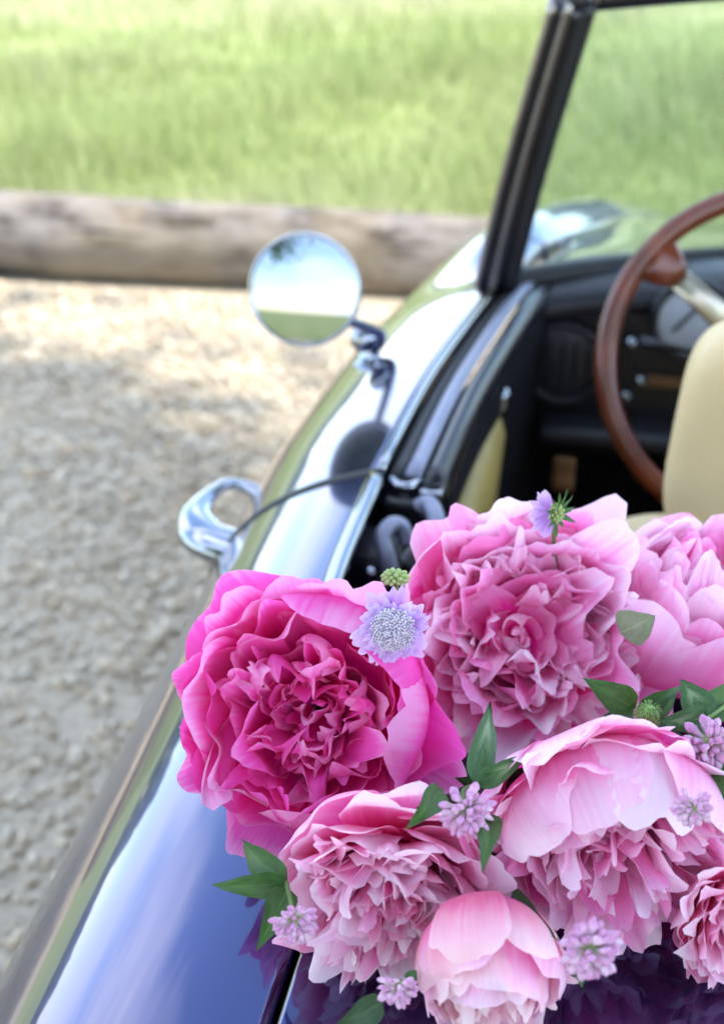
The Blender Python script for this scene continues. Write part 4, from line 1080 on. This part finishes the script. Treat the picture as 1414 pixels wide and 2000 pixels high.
def clover(px, py, z, rpx, axis, label, seed, n=84, spread=1.75, droop=.25, leaves=(), stem=None):
    C = at_z(px, py, z); R = rpx*pxm(px, py, z)
    root = empty('clover_sprig', C); tag(root, label, 'clover', 'clover sprigs in the bouquet')
    rg = np.random.default_rng(seed); Mx = frame(axis); az = axis.normalized()
    bm = bmesh.new(); bmesh.ops.create_icosphere(bm, subdivisions=2, radius=R*.34); bm.verts.index_update()
    put('flower_core', [v.co.copy() for v in bm.verts], [tuple(v.index for v in f.verts) for f in bm.faces], M_hair, root); bm.free()
    for i in range(n):
        th = spread*math.sqrt((i+.5)/n) + rg.normal()*.05; ph = i*2.39996 + rg.normal()*.12
        d = Mx @ Vector((math.sin(th)*math.cos(ph), math.sin(th)*math.sin(ph), math.cos(th)))
        d = (d + Vector((0, 0, -droop*rg.uniform(.4, 1.4)))).normalized()
        o = bpy.data.objects.new('floret', FLO); COL.objects.link(o); o.parent = root
        s = R*rg.uniform(.72, 1.08)
        o.matrix_local = d.to_track_quat('Z', 'Y').to_matrix().to_4x4() @ Matrix.Rotation(rg.uniform(0, 6.28), 4, 'Z') @ Matrix.Diagonal((s*rg.uniform(.9, 1.25), s*rg.uniform(.9, 1.25), s, 1))
    for k, (b, t, w_, mat, zb, zt) in enumerate(leaves): leaf_px(root, b, t, w_, mat, seed*10+k, zb, zt)
    if stem:
        pts = [at_z(*p) - C for p in stem]; v, f = tube_vf(crom(pts, 5), .0013, 7); put('stem', v, f, M_stem, root)
    return root
clover(910, 1580, 1.010, 58, scr(.05, -.45, .75), 'pale lilac clover head with four pointed leaves in the middle of the bouquet', 1,
       leaves=[((928, 1532), (958, 1367), 54, M_clover, 1.012, 1.022), ((930, 1532), (1037, 1468), 44, M_clover, 1.010, 1.020),
               ((862, 1540), (791, 1621), 52, M_plain, 1.008, 1.006), ((952, 1585), (944, 1700), 56, M_plain, 1.0, 1.0)],
       stem=[(925, 1535, .998), (905, 1545, .998), (908, 1570, .998)])
clover(574, 1792, .965, 50, scr(.10, -.65, .5), 'small mauve clover head with three-part green leaf over the blue paint', 2, n=64,
       leaves=[((560, 1722), (468, 1637), 58, M_plain, .955, .950), ((560, 1724), (415, 1729), 54, M_plain, .955, .948), ((562, 1735), (501, 1858), 60, M_plain, .955, .942)],
       stem=[(560, 1724, .955), (566, 1750, .96), (574, 1785, .965)])
clover(1386, 1452, 1.012, 58, scr(.15, -.1, .9), 'full lilac clover head with rounded pale-marked leaves by the closed bloom', 3,
       leaves=[((1379, 1402), (1327, 1326), 66, M_clover, 1.015, 1.025), ((1379, 1404), (1285, 1408), 58, M_clover, 1.016, 1.018), ((1381, 1400), (1432, 1330), 66, M_plain, 1.012, 1.02),
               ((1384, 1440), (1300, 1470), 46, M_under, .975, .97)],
       stem=[(1440, 1362, 1.015), (1381, 1403, 1.016), (1345, 1430, 1.008), (1384, 1448, 1.012)])
clover(1330, 1484, .975, 42, scr(-.2, -.5, .5), 'shaded mauve clover head tucked beneath the full lilac one', 4, n=60)
clover(1352, 1574, 1.022, 42, scr(.05, -.5, .8), 'small faded clover head resting on the big blush bloom', 5, n=64,
       leaves=[((1368, 1500), (1420, 1575), 84, M_plain, 1.0, 1.0)], stem=[(1372, 1520, .985), (1360, 1535, .992), (1353, 1568, .998)])
clover(1152, 1850, 1.000, 64, scr(.12, -.25, .9), 'rosy clover head beside the small peach bloom', 6, n=90,
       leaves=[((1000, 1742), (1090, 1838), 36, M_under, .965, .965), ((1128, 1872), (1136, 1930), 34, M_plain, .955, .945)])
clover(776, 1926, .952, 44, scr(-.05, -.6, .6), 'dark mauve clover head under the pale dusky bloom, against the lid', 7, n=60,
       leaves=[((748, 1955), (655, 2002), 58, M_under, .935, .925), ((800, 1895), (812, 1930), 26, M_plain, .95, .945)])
# green clover bud with its leaf pair
C = at_z(1265, 1397, 1.012); Rb = 27*pxm(1265, 1397, 1.012)
root = empty('clover_bud', C); tag(root, 'round hairy green clover bud between two dark leaves', 'clover bud')
bm = bmesh.new(); bmesh.ops.create_icosphere(bm, subdivisions=3, radius=Rb*.8); bm.verts.index_update()
put('bud', [v.co*(1+.06*math.sin(60*v.co.x/Rb)) for v in bm.verts], [tuple(v.index for v in f.verts) for f in bm.faces], plain('bud_green', (0.16, 0.28, 0.05), .5, var=.35, nscale=400), root); bm.free()
rg = np.random.default_rng(9); vf = []
for i in range(150):
    d = Vector(rg.normal(size=3)).normalized(); vf.append(tube_vf([d*Rb*.75, d*Rb*.95 + Vector((0, 0, .0004)), (d + Vector((0, -.05, -.15))).normalized()*Rb*1.15], [.00035, .0003, .0001], 4, False))
v, f = merge(*vf); o = put('bud_hair', v, f, M_hair, root); o['kind'] = 'stuff'
for k, (b, t, w_, mat, zb, zt) in enumerate([((1240, 1384), (1138, 1324), 64, M_plain, 1.012, 1.025), ((1242, 1382), (1338, 1338), 30, M_plain, 1.012, 1.015), ((1238, 1392), (1172, 1402), 42, M_under, .985, .98),
                                              ((1285, 1400), (1320, 1352), 24, M_plain, 1.008, 1.015), ((1268, 1410), (1345, 1452), 44, M_under, .975, .97)]):
    leaf_px(root, b, t, w_, mat, 300+k, zb, zt)

# --- pincushion flower
M_lilac = petal_mat('petal_lilac', (0.50, 0.24, 0.64), (0.64, 0.41, 0.76), (0.76, 0.60, 0.87), .35, .3)
M_pin = grad_mat('pincushion_floret', [(.1, (.50, .40, .58)), (.6, (.70, .62, .74)), (.95, (.80, .74, .82))])
def small_ball(name, seg=6, rings=4):
    V = []; uv = []
    for i in range(rings+1):
        a = math.pi*i/rings
        for k in range(seg):
            b = 2*math.pi*k/seg; V.append((math.sin(a)*math.cos(b), math.sin(a)*math.sin(b), -math.cos(a))); uv.append((k/seg, i/rings))
    o = put(name, V, grid_faces(rings+1, seg, True), None, None, True, uv); d = o.data; bpy.data.objects.remove(o); return d
PIN = small_ball('pin'); PIN.materials.append(M_pin)
def scabious(px, py, z, rpx, axis):
    C = at_z(px, py, z); R = rpx*pxm(px, py, z); root = empty('scabious', C); Mx = np.array(frame(axis)); rg = np.random.default_rng(21)
    for ring_, n, L0, W, h in ((0, 9, 1.04, .32, -.04), (1, 9, .90, .27, .05), (2, 12, .70, .18, .14)):
        for i in range(n):
            a = 2*math.pi*(i+rg.uniform(-.25, .25)+.5*ring_)/n; k = L0*rg.uniform(.74, 1.14)
            V, uv = petal_arrays(rg, np.array([(.30, -.05), (.5*k, h+.06), (.8*k, h+.10), (k, h+rg.normal()*.09)]), W*rg.uniform(.8, 1.25), a, ruf=.09, notch=.16, lobes=2.0+rg.random(), flip=rg.normal()*.5)
            put('petal', (V*R) @ Mx.T, petal_faces(17, 19), M_lilac, root, True, uv)
    bm = bmesh.new(); bmesh.ops.create_icosphere(bm, subdivisions=3, radius=1); bm.verts.index_update()
    put('flower_core', [Vector(Mx @ np.array([v.co.x*.56, v.co.y*.56, .10+v.co.z*.26]))*R for v in bm.verts], [tuple(v.index for v in f.verts) for f in bm.faces], plain('core_lilac', (.50, .40, .56), .6, var=.2, nscale=300), root); bm.free()
    n = 210
    Mq = Matrix(Mx.tolist())
    for i in range(n):
        q = (i+.5)/n; r = .58*math.sqrt(q); a = i*2.39996; hh = .20 + .22*(1-q)
        o = bpy.data.objects.new('floret', PIN); COL.objects.link(o); o.parent = root
        p = Mq @ Vector((r*math.cos(a), r*math.sin(a), hh + rg.normal()*.02))*R; s = R*rg.uniform(.030, .055)
        d = (Mq @ Vector((r*math.cos(a)*.8, r*math.sin(a)*.8, .8))).normalized()
        o.matrix_local = Matrix.Translation(p) @ d.to_track_quat('Z', 'Y').to_matrix().to_4x4() @ Matrix.Diagonal((s, s, s*1.5, 1))
    vf = []
    for i in range(70):
        q = rg.random(); r = .55*math.sqrt(q); a = rg.uniform(0, 6.28); d = Mq @ Vector((r*math.cos(a)*.9, r*math.sin(a)*.9, .8)).normalized()
        p = Mq @ Vector((r*math.cos(a), r*math.sin(a), .22+.2*(1-q)))*R; e = p + d*R*rg.uniform(.12, .22)
        vf.append(tube_vf([p, e, e + d*R*.012], [R*.008, R*.008, R*.026], 5))
    v, f = merge(*vf); o = put('stamen', v, f, plain('stamen_white', (.72, .66, .74), .5), root); o['kind'] = 'stuff'
    v, f = merge(*[tube_vf([Vector((0, 0, 0)) - axis.normalized()*R*.1, -axis.normalized()*R*.5 + Vector((.004, .01, -.02))], .0016, 7)]); put('stem', v, f, M_stem, root)
    tag(root, 'lilac pincushion flower with pale centre lying between hot pink and light pink blooms', 'scabious')
scabious(766, 1226, 1.040, 74, scr(.02, -.18, 1))
# seed head bud on a stalk above it
C = at_z(772, 1130, 1.045); mpp = pxm(772, 1130, 1.03); root = empty('scabious_bud', C)
tag(root, 'knobbly yellow-green bud on a short stalk above the lilac pincushion flower', 'flower bud')
M_knob = plain('bud_knob', (0.34, 0.42, 0.14), .5, var=.35, nscale=500)
KN = small_ball('knob', 8, 6); KN.materials.append(M_knob); rg = np.random.default_rng(4)
Mq = frame(scr(0, .9, .45)); Rb = 24*mpp
for i in range(34):
    q = (i+.5)/34; th = 1.75*math.sqrt(q); a = i*2.39996
    p = Mq @ Vector((math.sin(th)*math.cos(a)*Rb, math.sin(th)*math.sin(a)*Rb, math.cos(th)*Rb*.55)); d = p.normalized()
    o = bpy.data.objects.new('knob', KN); COL.objects.link(o); o.parent = root; s = Rb*.20*rg.uniform(.8, 1.15)
    o.matrix_local = Matrix.Translation(p*.85) @ d.to_track_quat('Z', 'Y').to_matrix().to_4x4() @ Matrix.Diagonal((s, s, s*1.7, 1))
v, f = tube_vf([p - C for p in crom([at_z(772, 1136, 1.043), at_z(776, 1160, 1.038), at_z(778, 1185, 1.03)], 5)], [.0014]*11, 8); put('stem', v, f, M_stem, root)
# spent scabious on top of the light pink bloom
C = at_z(1080, 1002, 1.055); mpp = pxm(1080, 1002, 1.055); root = empty('spent_scabious', C)
tag(root, 'fading scabious with green star sepals and few lilac petals against the dark cockpit', 'scabious')
Mq = frame(scr(.75, -.15, .6)); Rb = 52*mpp; rg = np.random.default_rng(14)
for i in range(11):
    a = 2*math.pi*(i+rg.uniform(-.2, .2))/11; d = Mq @ Vector((math.cos(a), math.sin(a), .25+.2*rg.random()))
    leaf(C + d*Rb*.22, C + d*Rb*rg.uniform(.85, 1.1), Rb*.22, root, M_plain, 500+i, nrm=Mq @ Vector((0, 0, 1)), shape=(.55, .8), name='sepal')
for i in range(30):
    q = (i+.5)/30; th = 1.5*math.sqrt(q); a = i*2.39996; p = Mq @ Vector((math.sin(th)*math.cos(a), math.sin(th)*math.sin(a), math.cos(th)))*Rb*.32
    o = bpy.data.objects.new('knob', KN); COL.objects.link(o); o.parent = root; s = Rb*.07
    o.matrix_local = Matrix.Translation(p) @ p.normalized().to_track_quat('Z', 'Y').to_matrix().to_4x4() @ Matrix.Diagonal((s, s, s*1.8, 1))
Mp = np.array(frame(scr(-.5, .1, .8)))
for i, a in enumerate((150, 185, 215, 245, 120)):
    V, uv = petal_arrays(rg, np.array([(.10, -.05), (.5, .06), (.8, .10), (1.05, .12)]), .30, math.radians(a), ruf=.10, notch=.16, lobes=2.4)
    put('petal', (V*Rb*.95) @ Mp.T, petal_faces(17, 19), M_lilac, root, True, uv)
v, f = tube_vf([p - C for p in crom([C, C + Vector((.003, .012, -.02)), C + Vector((.006, .015, -.05))], 4)], .0014, 7); put('stem', v, f, M_stem, root)
